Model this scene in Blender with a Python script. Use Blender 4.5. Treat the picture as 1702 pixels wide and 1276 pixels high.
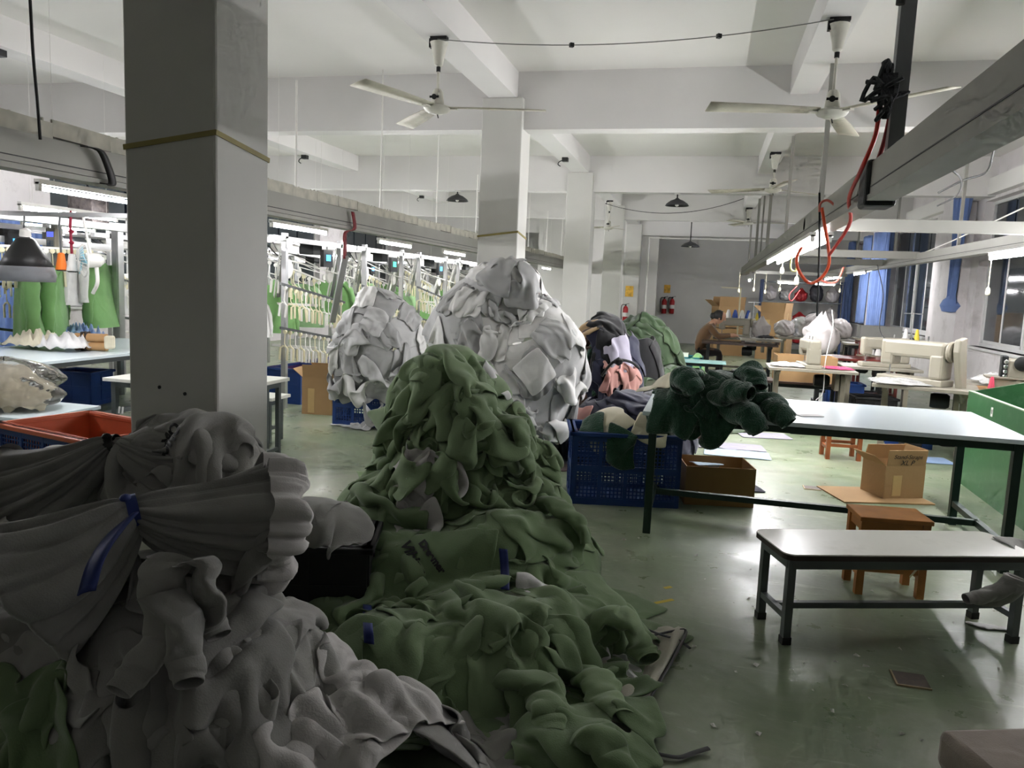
import bpy, bmesh, math, random
import numpy as np
from mathutils import Vector, Matrix
random.seed(7); RNG = np.random.default_rng(11)
S = bpy.context.scene; COL = S.collection
for o in list(bpy.data.objects): bpy.data.objects.remove(o)

# ---------------------------------------------------------------- camera, world, exposure
FPX = 1300.0; EYE = np.array([0.0, 0.0, 1.6])
_y, _p, _r = (math.radians(a) for a in (13.70, 7.11, 2.37))
FW = np.array([-math.sin(_y)*math.cos(_p), math.cos(_y)*math.cos(_p), -math.sin(_p)])
_rt = np.array([math.cos(_y), math.sin(_y), 0.0]); _up = np.cross(_rt, FW)
RT = _rt*math.cos(_r) + _up*math.sin(_r); UP = -_rt*math.sin(_r) + _up*math.cos(_r)
cam = bpy.data.objects.new('camera', bpy.data.cameras.new('camera')); COL.objects.link(cam)
cam.data.sensor_width = 36.0; cam.data.lens = FPX/1702*36; cam.data.clip_end = 200
cam.matrix_world = Matrix(((RT[0], UP[0], -FW[0], EYE[0]), (RT[1], UP[1], -FW[1], EYE[1]), (RT[2], UP[2], -FW[2], EYE[2]), (0, 0, 0, 1)))
S.camera = cam
w = bpy.data.worlds.new('night'); S.world = w; w.use_nodes = True
w.node_tree.nodes['Background'].inputs[0].default_value = (0.012, 0.015, 0.022, 1)
w.node_tree.nodes['Background'].inputs[1].default_value = 0.3
S.view_settings.view_transform = 'Standard'; S.view_settings.look = 'None'
S.view_settings.gamma = 1.0; S.view_settings.use_curve_mapping = False
S.view_settings.exposure = 0.9
TUBE_POWER = 110.0
S.cycles.use_denoising = True; S.cycles.max_bounces = 6; S.cycles.diffuse_bounces = 3; S.cycles.glossy_bounces = 3; S.cycles.transmission_bounces = 6
S.cycles.use_adaptive_sampling = True; S.cycles.adaptive_threshold = 0.1; S.cycles.adaptive_min_samples = 12
S.cycles.sample_clamp_indirect = 6.0

# ---------------------------------------------------------------- helpers
def lin(c): return tuple((v/12.92 if v <= 0.04045 else ((v+0.055)/1.055)**2.4) for v in c)
def hexc(r, g, b): return lin((r/255, g/255, b/255))
MATS = {}
def mat(name, rgb, rough=0.6, metal=0.0, var=0.06, vscale=6.0, bump=0.0, bscale=60.0, spec=0.5, sheen=0.0, emit=None, estr=0.0, alpha=1.0, trans=0.0, rvar=0.0, stain=None, sscale=1.5, samt=0.4, crease=0.0, cscale=9.0):
    if name in MATS: return MATS[name]
    m = bpy.data.materials.new(name); m.use_nodes = True; nt = m.node_tree; b = nt.nodes['Principled BSDF']
    L = nt.links.new
    b.inputs['Roughness'].default_value = rough; b.inputs['Metallic'].default_value = metal
    b.inputs['Specular IOR Level'].default_value = spec
    if sheen: b.inputs['Sheen Weight'].default_value = sheen; b.inputs['Sheen Roughness'].default_value = 0.5
    if trans: b.inputs['Transmission Weight'].default_value = trans
    b.inputs['Alpha'].default_value = alpha
    tc = nt.nodes.new('ShaderNodeTexCoord')
    nz = nt.nodes.new('ShaderNodeTexNoise'); nz.inputs['Scale'].default_value = vscale; nz.inputs['Detail'].default_value = 2
    L(tc.outputs['Object'], nz.inputs['Vector'])
    rp = nt.nodes.new('ShaderNodeValToRGB'); rp.color_ramp.elements[0].position = 0.3; rp.color_ramp.elements[1].position = 0.7
    rp.color_ramp.elements[0].color = tuple(max(0, c*(1-var)) for c in rgb) + (1,)
    rp.color_ramp.elements[1].color = tuple(min(1, c*(1+var)) for c in rgb) + (1,)
    L(nz.outputs['Fac'], rp.inputs['Fac']); out = rp.outputs['Color']
    if stain:
        n2 = nt.nodes.new('ShaderNodeTexNoise'); n2.inputs['Scale'].default_value = sscale; n2.inputs['Detail'].default_value = 8; n2.inputs['Roughness'].default_value = 0.7
        L(tc.outputs['Object'], n2.inputs['Vector'])
        r2 = nt.nodes.new('ShaderNodeValToRGB'); r2.color_ramp.elements[0].position = 0.52; r2.color_ramp.elements[1].position = 0.68
        r2.color_ramp.elements[0].color = (0, 0, 0, 1); r2.color_ramp.elements[1].color = (samt, samt, samt, 1)
        L(n2.outputs['Fac'], r2.inputs['Fac'])
        mx = nt.nodes.new('ShaderNodeMix'); mx.data_type = 'RGBA'; mx.inputs[7].default_value = tuple(stain) + (1,)
        L(r2.outputs['Color'], mx.inputs[0]); L(out, mx.inputs[6]); out = mx.outputs[2]
    L(out, b.inputs['Base Color'])
    if rvar:
        mr = nt.nodes.new('ShaderNodeMapRange'); mr.inputs[3].default_value = rough-rvar; mr.inputs[4].default_value = rough+rvar
        mr.inputs[1].default_value = 0.3; mr.inputs[2].default_value = 0.7
        L(nz.outputs['Fac'], mr.inputs[0]); L(mr.outputs[0], b.inputs['Roughness'])
    if bump:
        nb = nt.nodes.new('ShaderNodeTexNoise'); nb.inputs['Scale'].default_value = bscale; nb.inputs['Detail'].default_value = 1
        L(tc.outputs['Object'], nb.inputs['Vector'])
        bp = nt.nodes.new('ShaderNodeBump'); bp.inputs['Strength'].default_value = bump; bp.inputs['Distance'].default_value = 0.02
        L(nb.outputs['Fac'], bp.inputs['Height']); L(bp.outputs[0], b.inputs['Normal'])
        if crease:
            nc = nt.nodes.new('ShaderNodeTexNoise'); nc.noise_type = 'RIDGED_MULTIFRACTAL'; nc.inputs['Scale'].default_value = cscale; nc.inputs['Detail'].default_value = 1.5; nc.inputs['Distortion'].default_value = 0.6
            L(tc.outputs['Object'], nc.inputs['Vector']); b2 = nt.nodes.new('ShaderNodeBump'); b2.inputs['Strength'].default_value = crease; b2.inputs['Distance'].default_value = 0.03
            L(nc.outputs['Fac'], b2.inputs['Height']); L(b2.outputs[0], bp.inputs['Normal'])
    if emit:
        b.inputs['Emission Color'].default_value = tuple(emit) + (1,); b.inputs['Emission Strength'].default_value = estr
    MATS[name] = m; return m

def rotz(a): c, s = math.cos(a), math.sin(a); return np.array([[c, -s, 0], [s, c, 0], [0, 0, 1.0]])
def rotx(a): c, s = math.cos(a), math.sin(a); return np.array([[1, 0, 0], [0, c, -s], [0, s, c.real]])
def roty(a): c, s = math.cos(a), math.sin(a); return np.array([[c, 0, s], [0, 1, 0], [-s, 0, c]])
def nrm(v): v = np.asarray(v, float); return v/(np.linalg.norm(v)+1e-12)
class MB:
    def __init__(s): s.v = []; s.f = []; s.m = []; s.mi = 0
    def add(s, vs, fs):
        b = len(s.v); s.v.extend([tuple(map(float, p)) for p in vs]); s.f.extend([tuple(i+b for i in f) for f in fs]); s.m.extend([s.mi]*len(fs)); return s
    def use(s, i): s.mi = i; return s
    def box(s, c, d, rot=None):
        x, y, z = (k/2 for k in d)
        p = np.array([(-x,-y,-z),(x,-y,-z),(x,y,-z),(-x,y,-z),(-x,-y,z),(x,-y,z),(x,y,z),(-x,y,z)])
        if rot is not None: p = p @ np.asarray(rot).T
        return s.add(p+np.asarray(c, float), [(0,3,2,1),(4,5,6,7),(0,1,5,4),(1,2,6,5),(2,3,7,6),(3,0,4,7)])
    def ext(s, x0, x1, y0, y1, z0, z1): return s.box(((x0+x1)/2, (y0+y1)/2, (z0+z1)/2), (abs(x1-x0), abs(y1-y0), abs(z1-z0)))
    def bar(s, p, q, wd, ht=None, up=(0, 0, 1)):
        p = np.asarray(p, float); q = np.asarray(q, float); ht = ht or wd; d = nrm(q-p)
        if abs(d@np.asarray(up)) > 0.98: up = (0, 1, 0)
        sx = nrm(np.cross(d, up)); sz = np.cross(sx, d); a, b = sx*wd/2, sz*ht/2
        vs = [p-a-b, p+a-b, p+a+b, p-a+b, q-a-b, q+a-b, q+a+b, q-a+b]
        return s.add(vs, [(0,1,2,3),(7,6,5,4),(0,4,5,1),(1,5,6,2),(2,6,7,3),(3,7,4,0)])
    def tube(s, pts, r, n=8, cap=True, flat=1.0, up=None):
        pts = np.asarray(pts, float); k = len(pts); rs = np.full(k, r) if np.isscalar(r) else np.asarray(r, float)
        t = np.gradient(pts, axis=0); t /= np.linalg.norm(t, axis=1)[:, None]+1e-12
        u = np.array([0, 0, 1.0]) if up is None else np.asarray(up, float)
        if abs(t[0]@u) > 0.95: u = np.array([1.0, 0, 0])
        vs = []; a = np.cross(t[0], u); a = nrm(a)
        for i in range(k):
            a = a-t[i]*(a@t[i]); a = nrm(a); b = np.cross(t[i], a)
            for j in range(n):
                th = 2*math.pi*j/n; vs.append(pts[i]+rs[i]*(a*math.cos(th)+b*math.sin(th)*flat))
        fs = [(i*n+j, i*n+(j+1) % n, (i+1)*n+(j+1) % n, (i+1)*n+j) for i in range(k-1) for j in range(n)]
        if cap: fs += [tuple(range(n))[::-1], tuple((k-1)*n+j for j in range(n))]
        return s.add(vs, fs)
    def lathe(s, prof, n=20, o=(0, 0, 0), R=None, cap=True):
        vs = []
        for r, z in prof:
            for j in range(n):
                th = 2*math.pi*j/n; vs.append((r*math.cos(th), r*math.sin(th), z))
        vs = np.array(vs)
        if R is not None: vs = vs @ np.asarray(R).T
        k = len(prof); fs = [(i*n+j, i*n+(j+1) % n, (i+1)*n+(j+1) % n, (i+1)*n+j) for i in range(k-1) for j in range(n)]
        if cap: fs += [tuple(range(n))[::-1], tuple((k-1)*n+j for j in range(n))]
        return s.add(vs+np.asarray(o, float), fs)
    def prism(s, poly, d0, d1, axis='z'):
        n = len(poly); mk = {'z': lambda a, b, d: (a, b, d), 'y': lambda a, b, d: (a, d, b), 'x': lambda a, b, d: (d, a, b)}[axis]
        vs = [mk(a, b, d0) for a, b in poly]+[mk(a, b, d1) for a, b in poly]
        return s.add(vs, [tuple(range(n))[::-1], tuple(range(n, 2*n))]+[(i, (i+1) % n, n+(i+1) % n, n+i) for i in range(n)])
    def grid(s, P, closeu=False):
        P = np.asarray(P, float); a, b = P.shape[:2]; fs = []
        for i in range(a if closeu else a-1):
            for j in range(b-1): fs.append((i*b+j, ((i+1) % a)*b+j, ((i+1) % a)*b+j+1, i*b+j+1))
        return s.add(P.reshape(-1, 3), fs)
    def xf(s, R=None, t=(0, 0, 0), sc=1.0):
        v = np.array(s.v)*sc
        if R is not None: v = v @ np.asarray(R).T
        s.v = [tuple(p) for p in v+np.asarray(t, float)]; return s
    def mesh(s, name, mats, smooth=35):
        me = bpy.data.meshes.new(name); me.from_pydata(s.v, [], s.f)
        mats = mats if isinstance(mats, (list, tuple)) else [mats]
        for m in mats: me.materials.append(m)
        if len(mats) > 1: me.polygons.foreach_set('material_index', s.m)
        bm = bmesh.new(); bm.from_mesh(me); bmesh.ops.recalc_face_normals(bm, faces=bm.faces); bm.to_mesh(me); bm.free()
        if smooth:
            me.polygons.foreach_set('use_smooth', [True]*len(me.polygons)); me.set_sharp_from_angle(angle=math.radians(smooth))
        me.update(); return me
    def obj(s, name, mats, parent=None, smooth=35, bevel=0, world=False):
        if world and parent is not None: s.xf(t=-np.array(parent.location))
        o = bpy.data.objects.new(name, s.mesh(name, mats, smooth)); COL.objects.link(o)
        if parent is not None: o.parent = parent
        if bevel:
            b = o.modifiers.new('bevel', 'BEVEL'); b.width = bevel; b.segments = 2; b.limit_method = 'ANGLE'
        return o
def tag(o, label, cat, group=None, kind=None):
    if label: o['label'] = label
    if cat: o['category'] = cat
    if group: o['group'] = group
    if kind: o['kind'] = kind
    return o
def thing(name, label, cat, loc=(0, 0, 0), rz=0.0, group=None):
    o = bpy.data.objects.new(name, None); o.empty_display_size = 0.1; COL.objects.link(o); o.location = tuple(map(float, loc)); o.rotation_euler = (0, 0, rz)
    return tag(o, label, cat, group)
def struct(name, mb, m, label=None, parent=None, smooth=0, bevel=0):
    o = mb.obj(name, m, parent, smooth=smooth, bevel=bevel)
    if parent is None: o['kind'] = 'structure'
    if label: o['label'] = label
    return o
def dup(o, loc=None, rz=None, label=None, group=None, parent=None):
    c = o.copy(); COL.objects.link(c)
    if parent is not None: c.parent = parent
    if loc is not None: c.location = tuple(map(float, loc))
    if rz is not None: c.rotation_euler = (0, 0, rz)
    if label: c['label'] = label
    if group: c['group'] = group
    for ch in list(o.children): dup(ch, parent=c)
    return c
def sag(p, q, d, n=14):
    p = np.asarray(p, float); q = np.asarray(q, float); t = np.linspace(0, 1, n)[:, None]
    return p+(q-p)*t-np.array([0, 0, 1.0])*d*4*t*(1-t)
def spline(pts, n=24):
    pts = np.asarray(pts, float); k = len(pts); P = np.vstack([2*pts[0]-pts[1], pts, 2*pts[-1]-pts[-2]]); out = []
    for u in np.linspace(0, k-1-1e-6, n):
        i = int(u); t = u-i; a, b, c, d = P[i:i+4]
        out.append(0.5*((2*b)+(-a+c)*t+(2*a-5*b+4*c-d)*t*t+(-a+3*b-3*c+d)*t**3))
    return np.array(out)
def text_part(body, size, m, parent, loc, rot, name='lettering', extrude=0.0008, shear=0.0, label=None):
    cu = bpy.data.curves.new(name, 'FONT'); cu.body = body; cu.size = size; cu.extrude = extrude; cu.shear = shear; cu.align_x = 'CENTER'; cu.align_y = 'CENTER'
    t = bpy.data.objects.new('tmp', cu); COL.objects.link(t); dg = bpy.context.evaluated_depsgraph_get()
    me = bpy.data.meshes.new_from_object(t.evaluated_get(dg)); bpy.data.objects.remove(t)
    me.materials.clear(); me.materials.append(m); o = bpy.data.objects.new(name, me); COL.objects.link(o)
    if parent is not None: o.parent = parent
    o.location = loc; o.rotation_euler = rot
    if label: o['label'] = label
    return o

# ---------------------------------------------------------------- materials
M_white = mat('wall_paint', hexc(222, 220, 216), 0.75, var=0.02, vscale=2, bump=0.03, bscale=25)
M_ceil = mat('ceiling_paint', hexc(226, 224, 219), 0.8, var=0.02, vscale=1.2, bump=0.03, bscale=18)
M_beam = mat('beam_paint', hexc(218, 216, 213), 0.78, var=0.025, vscale=1.5, bump=0.03, bscale=20)
M_column = mat('column_paint', hexc(204, 203, 197), 0.6, var=0.03, vscale=2.0, bump=0.03, bscale=15)
M_dirtywall = mat('worn_wall_paint', hexc(215, 210, 210), 0.8, var=0.04, vscale=3, bump=0.05, bscale=15, stain=hexc(140, 130, 125), sscale=2.2, samt=0.35)
M_darkm = mat('dark_metal', hexc(38, 40, 40), 0.5, 0.6, var=0.2)
M_black = mat('black_plastic', hexc(22, 22, 23), 0.5, var=0.15)
M_alu = mat('aluminium', hexc(190, 190, 190), 0.35, 0.85, var=0.08, vscale=3)
M_rail = mat('rail_grey_metal', hexc(150, 149, 142), 0.5, 0.25, var=0.06, vscale=3)
M_tray = mat('cable_tray_zinc', hexc(176, 173, 160), 0.55, 0.2, var=0.2, vscale=9)
M_wplast = mat('white_plastic', hexc(228, 226, 220), 0.45, var=0.04)
M_cream = mat('cream_plastic', hexc(222, 214, 180), 0.5, var=0.06)
M_steel = mat('grey_steel', hexc(105, 107, 108), 0.45, 0.7, var=0.1)
M_tube = mat('lit_tube', (1, 1, 1), 0.4, var=0.0, emit=(0.98, 0.97, 1.0), estr=TUBE_POWER)
M_glassd = mat('night_glass', hexc(60, 66, 70), 0.06, var=0.1, vscale=2, spec=0.8)
M_frame = mat('window_aluminium', hexc(212, 212, 210), 0.45, 0.1, var=0.04)
M_curtain = mat('blue_curtain', hexc(108, 132, 185), 0.85, var=0.1, vscale=5, sheen=0.2, bump=0.15, bscale=120)
M_red = mat('red_plastic', hexc(200, 40, 30), 0.4, var=0.08)
M_orange = mat('orange_hose', hexc(232, 84, 40), 0.4, var=0.06)

# ---------------------------------------------------------------- shell of the hall
def floor_mat():
    m = bpy.data.materials.new('green_floor_paint'); m.use_nodes = True; nt = m.node_tree; b = nt.nodes['Principled BSDF']; L = nt.links.new
    tc = nt.nodes.new('ShaderNodeTexCoord')
    def noise(sc, det, rough=0.6, dist=0.0, stretch=None):
        n = nt.nodes.new('ShaderNodeTexNoise'); n.inputs['Scale'].default_value = sc; n.inputs['Detail'].default_value = det; n.inputs['Roughness'].default_value = rough; n.inputs['Distortion'].default_value = dist
        if stretch:
            mp = nt.nodes.new('ShaderNodeMapping'); mp.inputs['Scale'].default_value = stretch; mp.inputs['Rotation'].default_value = (0, 0, 0.6)
            L(tc.outputs['Object'], mp.inputs[0]); L(mp.outputs[0], n.inputs['Vector'])
        else: L(tc.outputs['Object'], n.inputs['Vector'])
        return n
    def ramp(n, p0, p1, c0, c1):
        r = nt.nodes.new('ShaderNodeValToRGB'); r.color_ramp.elements[0].position = p0; r.color_ramp.elements[1].position = p1
        r.color_ramp.elements[0].color = tuple(c0)+(1,); r.color_ramp.elements[1].color = tuple(c1)+(1,); L(n.outputs['Fac'], r.inputs['Fac']); return r
    def mix(fac, a, bb):
        x = nt.nodes.new('ShaderNodeMix'); x.data_type = 'RGBA'; L(fac, x.inputs[0])
        for k, s in ((6, a), (7, bb)):
            if isinstance(s, tuple): x.inputs[k].default_value = s+(1,)
            else: L(s, x.inputs[k])
        return x.outputs[2]
    base = ramp(noise(0.7, 5, 0.6, 0.4), 0.35, 0.66, hexc(112, 126, 102), hexc(134, 146, 114)).outputs['Color']
    worn = ramp(noise(1.1, 9, 0.72, 0.8), 0.46, 0.66, (0, 0, 0), (0.75, 0.75, 0.75)).outputs['Color']
    c = mix(worn, base, hexc(148, 148, 132))
    scuff = ramp(noise(2.2, 8, 0.75, 1.2, (1.0, 3.5, 1)), 0.57, 0.74, (0, 0, 0), (0.7, 0.7, 0.7)).outputs['Color']
    c = mix(scuff, c, hexc(192, 194, 170))
    dirt = ramp(noise(3.0, 10, 0.8), 0.52, 0.85, (0, 0, 0), (0.4, 0.4, 0.4)).outputs['Color']
    c = mix(dirt, c, hexc(70, 78, 62)); L(c, b.inputs['Base Color'])
    rr = ramp(noise(2.5, 6, 0.7), 0.3, 0.75, (0.22,)*3, (0.5,)*3); L(rr.outputs['Color'], b.inputs['Roughness'])
    bp = nt.nodes.new('ShaderNodeBump'); bp.inputs['Strength'].default_value = 0.06; bp.inputs['Distance'].default_value = 0.02
    L(noise(9, 5).outputs['Fac'], bp.inputs['Height']); L(bp.outputs[0], b.inputs['Normal'])
    return m
XL, XR, YF, YB, ZC = -10.5, 4.2, 26.0, -2.5, 3.88
floor = struct('floor', MB().ext(XL-.3, XR+.3, YB-.3, YF+.3, -.2, 0), floor_mat(), 'worn glossy green painted concrete floor')
struct('ceiling', MB().ext(XL-.3, XR+.3, YB-.3, YF+.3, ZC, ZC+.2), M_ceil, 'white painted concrete slab ceiling')
struct('wall_far', MB().ext(XL-.3, XR+.3, YF, YF+.25, 0, ZC), M_white, 'plain white far wall with a poster and extinguishers')
struct('wall_back', MB().ext(XL-.3, XR+.3, YB-.25, YB, 0, ZC), M_white, 'white wall behind the viewer')
def wall_with_windows(name, x0, x1, wins, m, label):
    mb = MB(); y = YB
    for (a, b_, z0, z1) in wins:
        mb.ext(x0, x1, y, a, 0, ZC); mb.ext(x0, x1, a, b_, 0, z0); mb.ext(x0, x1, a, b_, z1, ZC); y = b_
    mb.ext(x0, x1, y, YF, 0, ZC); struct(name, mb, m, label)
RW = [(-1.5, 2.5, .95, 3.25), (5.2, 8.6, .95, 3.25), (10.7, 14.2, .95, 3.25), (16.9, 20.6, .95, 3.25), (22.4, 25.4, .95, 3.25)]
LW = [(-1, 4, .95, 3.2), (5.5, 9.2, .95, 3.2), (10.8, 14.6, .95, 3.2), (16.2, 20, .95, 3.2), (21.6, 25, .95, 3.2)]
wall_with_windows('wall_right', XR, XR+.25, RW, M_dirtywall, 'worn white right wall pierced by tall windows')
wall_with_windows('wall_left', XL-.25, XL, LW, M_dirtywall, 'white left wall with windows behind the hanging racks')
wi = 0
for side, wins in ((1, RW), (-1, LW)):
    for (a, b_, z0, z1) in wins:
        if b_ < 4: continue
        wi += 1; x = XR+.16 if side > 0 else XL-.16
        root = thing('window_%d' % wi, None, None, (x, (a+b_)/2, z0)); root['kind'] = 'structure'; root['label'] = 'white aluminium framed window showing the dark night'
        h = z1-z0; L_ = (b_-a)
        fr = MB(); t = .05
        fr.ext(-.03, .03, -L_/2, L_/2, 0, t); fr.ext(-.03, .03, -L_/2, L_/2, h-t, h); fr.ext(-.03, .03, -L_/2, -L_/2+t, t, h-t); fr.ext(-.03, .03, L_/2-t, L_/2, t, h-t)
        fr.ext(-.025, .025, -L_/2+t, L_/2-t, h*.72, h*.72+.05); fr.obj('window_frame', M_frame, root, smooth=0)
        for k in range(4):
            y0 = -L_/2+t+k*(L_-2*t)/4; y1 = y0+(L_-2*t)/4; dx = .012*(1 if k % 2 else -1)
            s_ = MB(); s_.ext(dx-.012, dx+.012, y0-.02, y0+.03, t, h*.72); s_.ext(dx-.012, dx+.012, y1-.03, y1+.02, t, h*.72); s_.ext(dx-.012, dx+.012, y0, y1, t, t+.05); s_.ext(dx-.012, dx+.012, y0, y1, h*.72-.05, h*.72)
            s_.obj('sash', M_frame, root, smooth=0)
            MB().ext(dx-.004, dx+.004, y0+.03, y1-.03, t+.05, h*.72-.05).obj('pane', M_glassd, root, smooth=0)
            MB().ext(-.004, .004, y0+.03, y1-.03, h*.72+.05, h-t).obj('pane', M_glassd, root, smooth=0)
        MB().ext(-side*.22, -side*.03, -L_/2, L_/2, -.04, 0).obj('window_sill', M_frame, root, smooth=0)
# beams and columns
CY = [2.98, 8.38, 13.68, 18.9, 24.0]
ti = 0
for k, y in enumerate([-2.0]+CY):
    ti += 1; struct('trim_%d' % ti, MB().ext(XL, XR, y+.08, y+.33, 3.28, ZC), M_beam, 'deep white concrete beam crossing the hall')
for x, wd, zb in ((-2.28, .30, 3.6), (.78, .26, 3.6), (-6.6, .28, 3.6)):
    for k in range(len(CY)):
        y0 = (-2.0 if k == 0 else CY[k-1])+.33; y1 = CY[k]+.08
        ti += 1; struct('trim_%d' % ti, MB().ext(x-wd/2, x+wd/2, y0, y1, zb, ZC), M_beam, 'white concrete beam running along the hall')
M_tape = mat('yellow_tape', hexc(150, 138, 80), 0.6, var=0.15)
for k, y in enumerate(CY):
    cn = ['nearest', 'second', 'third', 'fourth', 'farthest'][k]
    c = struct('column_%d' % (k+1), MB().ext(-2.50, -2.05, y, y+.41, 0, 3.6), M_column, 'square whitewashed concrete column, %s of the row' % cn, bevel=.012)
    if k < 2:
        z0 = 2.16
        cx, cy = -2.275, y+.205
        vs = []
        for (dx, dy, dz) in ((-.228, -.208, -.03), (.228, -.208, .03), (.228, .208, -.02), (-.228, .208, 0)): vs.append((cx+dx, cy+dy, z0+dz))
        mb = MB()
        for a in range(4): mb.bar(vs[a], vs[(a+1) % 4], .004, .022)
        mb.obj('tape_band', M_tape, c, smooth=0)
    if k == 0:
        for (dx, z) in ((.16, 1.09), (.29, 1.07), (.165, .93), (.295, .915)):
            MB().lathe([(.008, 0), (.008, .004)], 8, (-2.5+dx, y-.001, z), rotx(math.pi/2)).obj('bolt_hole', M_black, c)
for x in (XL, XR):
    pass
struct('trim_%d' % (ti+1), MB().ext(-3.2, -1.55, 24.41, 24.7, 0, ZC), M_white, 'white pier beside the far column')
struct('wall_partition', MB().ext(-5.2, -2.5, 24.05, 24.25, 0, ZC), M_white, 'white partition wall beyond the columns')
for k, (y0, y1) in enumerate(((14.2, 16.9), (20.6, 22.4))):
    struct('pilaster_%d' % (k+1), MB().ext(XR-.14, XR, y0+.4*(1-k), y1-.9*(1-k), 0, ZC), M_dirtywall, 'whitewashed pilaster on the window wall between windows')
struct('trim_%d' % (ti+2), MB().ext(XR-.12, XR, YB, YF, 3.3, 3.55), M_white, 'raised plaster band above the right windows')
struct('pipe_1', MB().tube([(-1.80, 23.9, 0), (-1.80, 23.9, 3.2), (1.6, 23.9, 3.2)], .03, 8), M_wplast, 'white pipe running down beside the poster')
# ---------------------------------------------------------------- points in the hall measured from the photograph, at a known depth, side or height
def RAY(x, y): return FW+RT*(x-851)/FPX-UP*(y-638)/FPX
def AT(x, y, Y=None, X=None, Z=None):
    d = RAY(x, y); t = (Y/d[1] if Y is not None else X/d[0] if X is not None else (Z-1.6)/d[2]); return EYE+d*t

# ---------------------------------------------------------------- lamps
def tube_lamp(loc, L, label, group, along='y', up=0.0, hang=None):
    R = None if along == 'y' else rotz(math.pi/2) if along == 'x' else along
    root = thing('fluorescent_lamp', label, 'lamp', loc, group=group)
    MB().box((0, 0, .045), (.05, L+.06, .035)).xf(R).obj('lamp_housing', M_wplast, root, smooth=0)
    MB().tube([(0, -L/2, 0), (0, L/2, 0)], .014, 10).xf(R).obj('lamp_tube', M_tube, root)
    for s in (-1, 1): MB().box((0, s*(L/2+.015), .012), (.03, .03, .06)).xf(R).obj('lamp_holder', M_wplast, root, smooth=0)
    if hang:
        for s in (-1, 1): MB().tube([np.array((0, s*L*.4, .06)) @ (np.eye(3) if R is None else R.T), np.array((0, s*L*.4, .06+hang)) @ (np.eye(3) if R is None else R.T)], .002, 4).obj('suspension_wire', M_wplast, root)
    return root
LG = 'fluorescent lamps over the left racks'
for X_, ys in ((-4.55, (4.6, 7.6, 10.4, 13.2, 16.0, 18.8, 21.6)), (-6.35, (3.2, 6.2, 9.0, 11.8, 14.6, 17.4, 20.2)), (-8.6, (4.4, 8.4, 12.4, 16.4, 20.4))):
    for y in ys: tube_lamp((X_, y+.6, 2.14), 1.2, 'lit fluorescent tube hung over the racks on the left', LG, hang=1.7)
for k, (x, y) in enumerate(((.83, 7.8), (.97, 7.8), (.83, 9.1), (.97, 9.1), (.83, 10.4), (.97, 10.4), (.83, 11.7), (.97, 11.7))): tube_lamp((x, y, 2.10), 1.2, 'lit fluorescent tube under the right conveyor rail, doubled in pairs for brightness', 'lamps under the right rail')  # row doubled: second tube of each pair added to brighten table and bench
tube_lamp((3.0, 9.15, 2.12), 1.2, 'lit fluorescent tube nearest the right edge under the window side rail', None)
for y in (7.8, 6.5, 5.2): tube_lamp((3.0, y, 2.12), 1.2, 'added unseen fluorescent tube past the right edge along the window side rail', 'added window side tubes past the right edge')  # unseen tubes, added to light the floor on the right
for y in (20.4, 21.8): tube_lamp((3.0, y, 2.12), 1.2, 'fluorescent tube added far along the window side rail for the far wall', 'added far window side tubes')  # extra tubes, added to brighten the far end of the hall
tube_lamp((2.95, 17.2, 2.14), 1.2, 'lit fluorescent tube hanging before the blue curtains', None)
tube_lamp((.9, 18.6, 1.95), .9, 'lit fluorescent tube over the seated worker', None, hang=.16)
for x in (1.75, 2.55): tube_lamp((x, 19.03, 1.93), .4, 'short lit tube over the far machines', 'short far lamps', along='x', hang=.17)

# ---------------------------------------------------------------- overhead conveyor rails
def rail(name, label, X, y0, y1, z0, h, w_=.11):
    root = thing(name, label, 'rail', (X, (y0+y1)/2, z0)); L = y1-y0
    MB().ext(-w_/2, w_/2, -L/2, L/2, .035, h).obj('rail_body', M_rail, root, smooth=0)
    MB().ext(-w_/2-.012, w_/2+.012, -L/2, L/2, 0, .03).obj('lower_flange', M_rail, root, smooth=0)
    MB().ext(-w_/2+.02, w_/2-.02, -L/2, L/2, .028, .037).obj('rail_slot', M_black, root, smooth=0)
    for s in (-1, 1): MB().ext(s*(w_/2+.001)-.002, s*(w_/2+.001)+.002, -L/2, L/2, h*.33, h*.33+.006).obj('rail_seam', M_black, root, smooth=0)
    return root
r1 = rail('conveyor_rail', 'long grey overhead rail with a ribbed cable tray passing behind the columns', -3.6, .3, 25.4, 2.10, .20)
seg = MB()
for k in range(7): seg.box((-.03, -.21+.07*k, .055+.006*math.sin(k*.9)), (.012, .012, .11))
seg.box((-.035, 0, .05), (.006, .43, .09)); seg.box((.04, 0, .05), (.006, .43, .09)); seg.box((0, 0, .006), (.09, .43, .008)); seg_me = seg.mesh('tray_segment', M_tray, 0)
for k in range(58):
    o = bpy.data.objects.new('tray_segment', seg_me); COL.objects.link(o); o.parent = r1; o.location = (0, -12.4+.432*k, .20+.006*math.sin(k*1.7)); o.rotation_euler = (random.uniform(-.03, .03), random.uniform(-.05, .05), random.uniform(-.01, .01))
for k in range(14): MB().tube([(.0, -12+1.85*k, .2), (.0, -12+1.85*k, 1.79 if (k % 3) else 1.2)], .009, 6).obj('hanger_rod', M_wplast, r1)
r2 = rail('conveyor_rail', 'grey overhead rail with hoses and tubes crossing the right side', .9, 1.0, 22.5, 2.16, .215, .12)
for y, w_ in ((4.62, .075), (7.42, .04), (10.6, .035), (13.9, .05), (15.6, .03), (17.2, .05), (20.0, .04)):
    MB().bar((0, y-11.75, .21), (0, y-11.75, 1.73), w_).obj('drop_post', M_rail if y > 5 else M_steel, r2, smooth=0)
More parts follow.
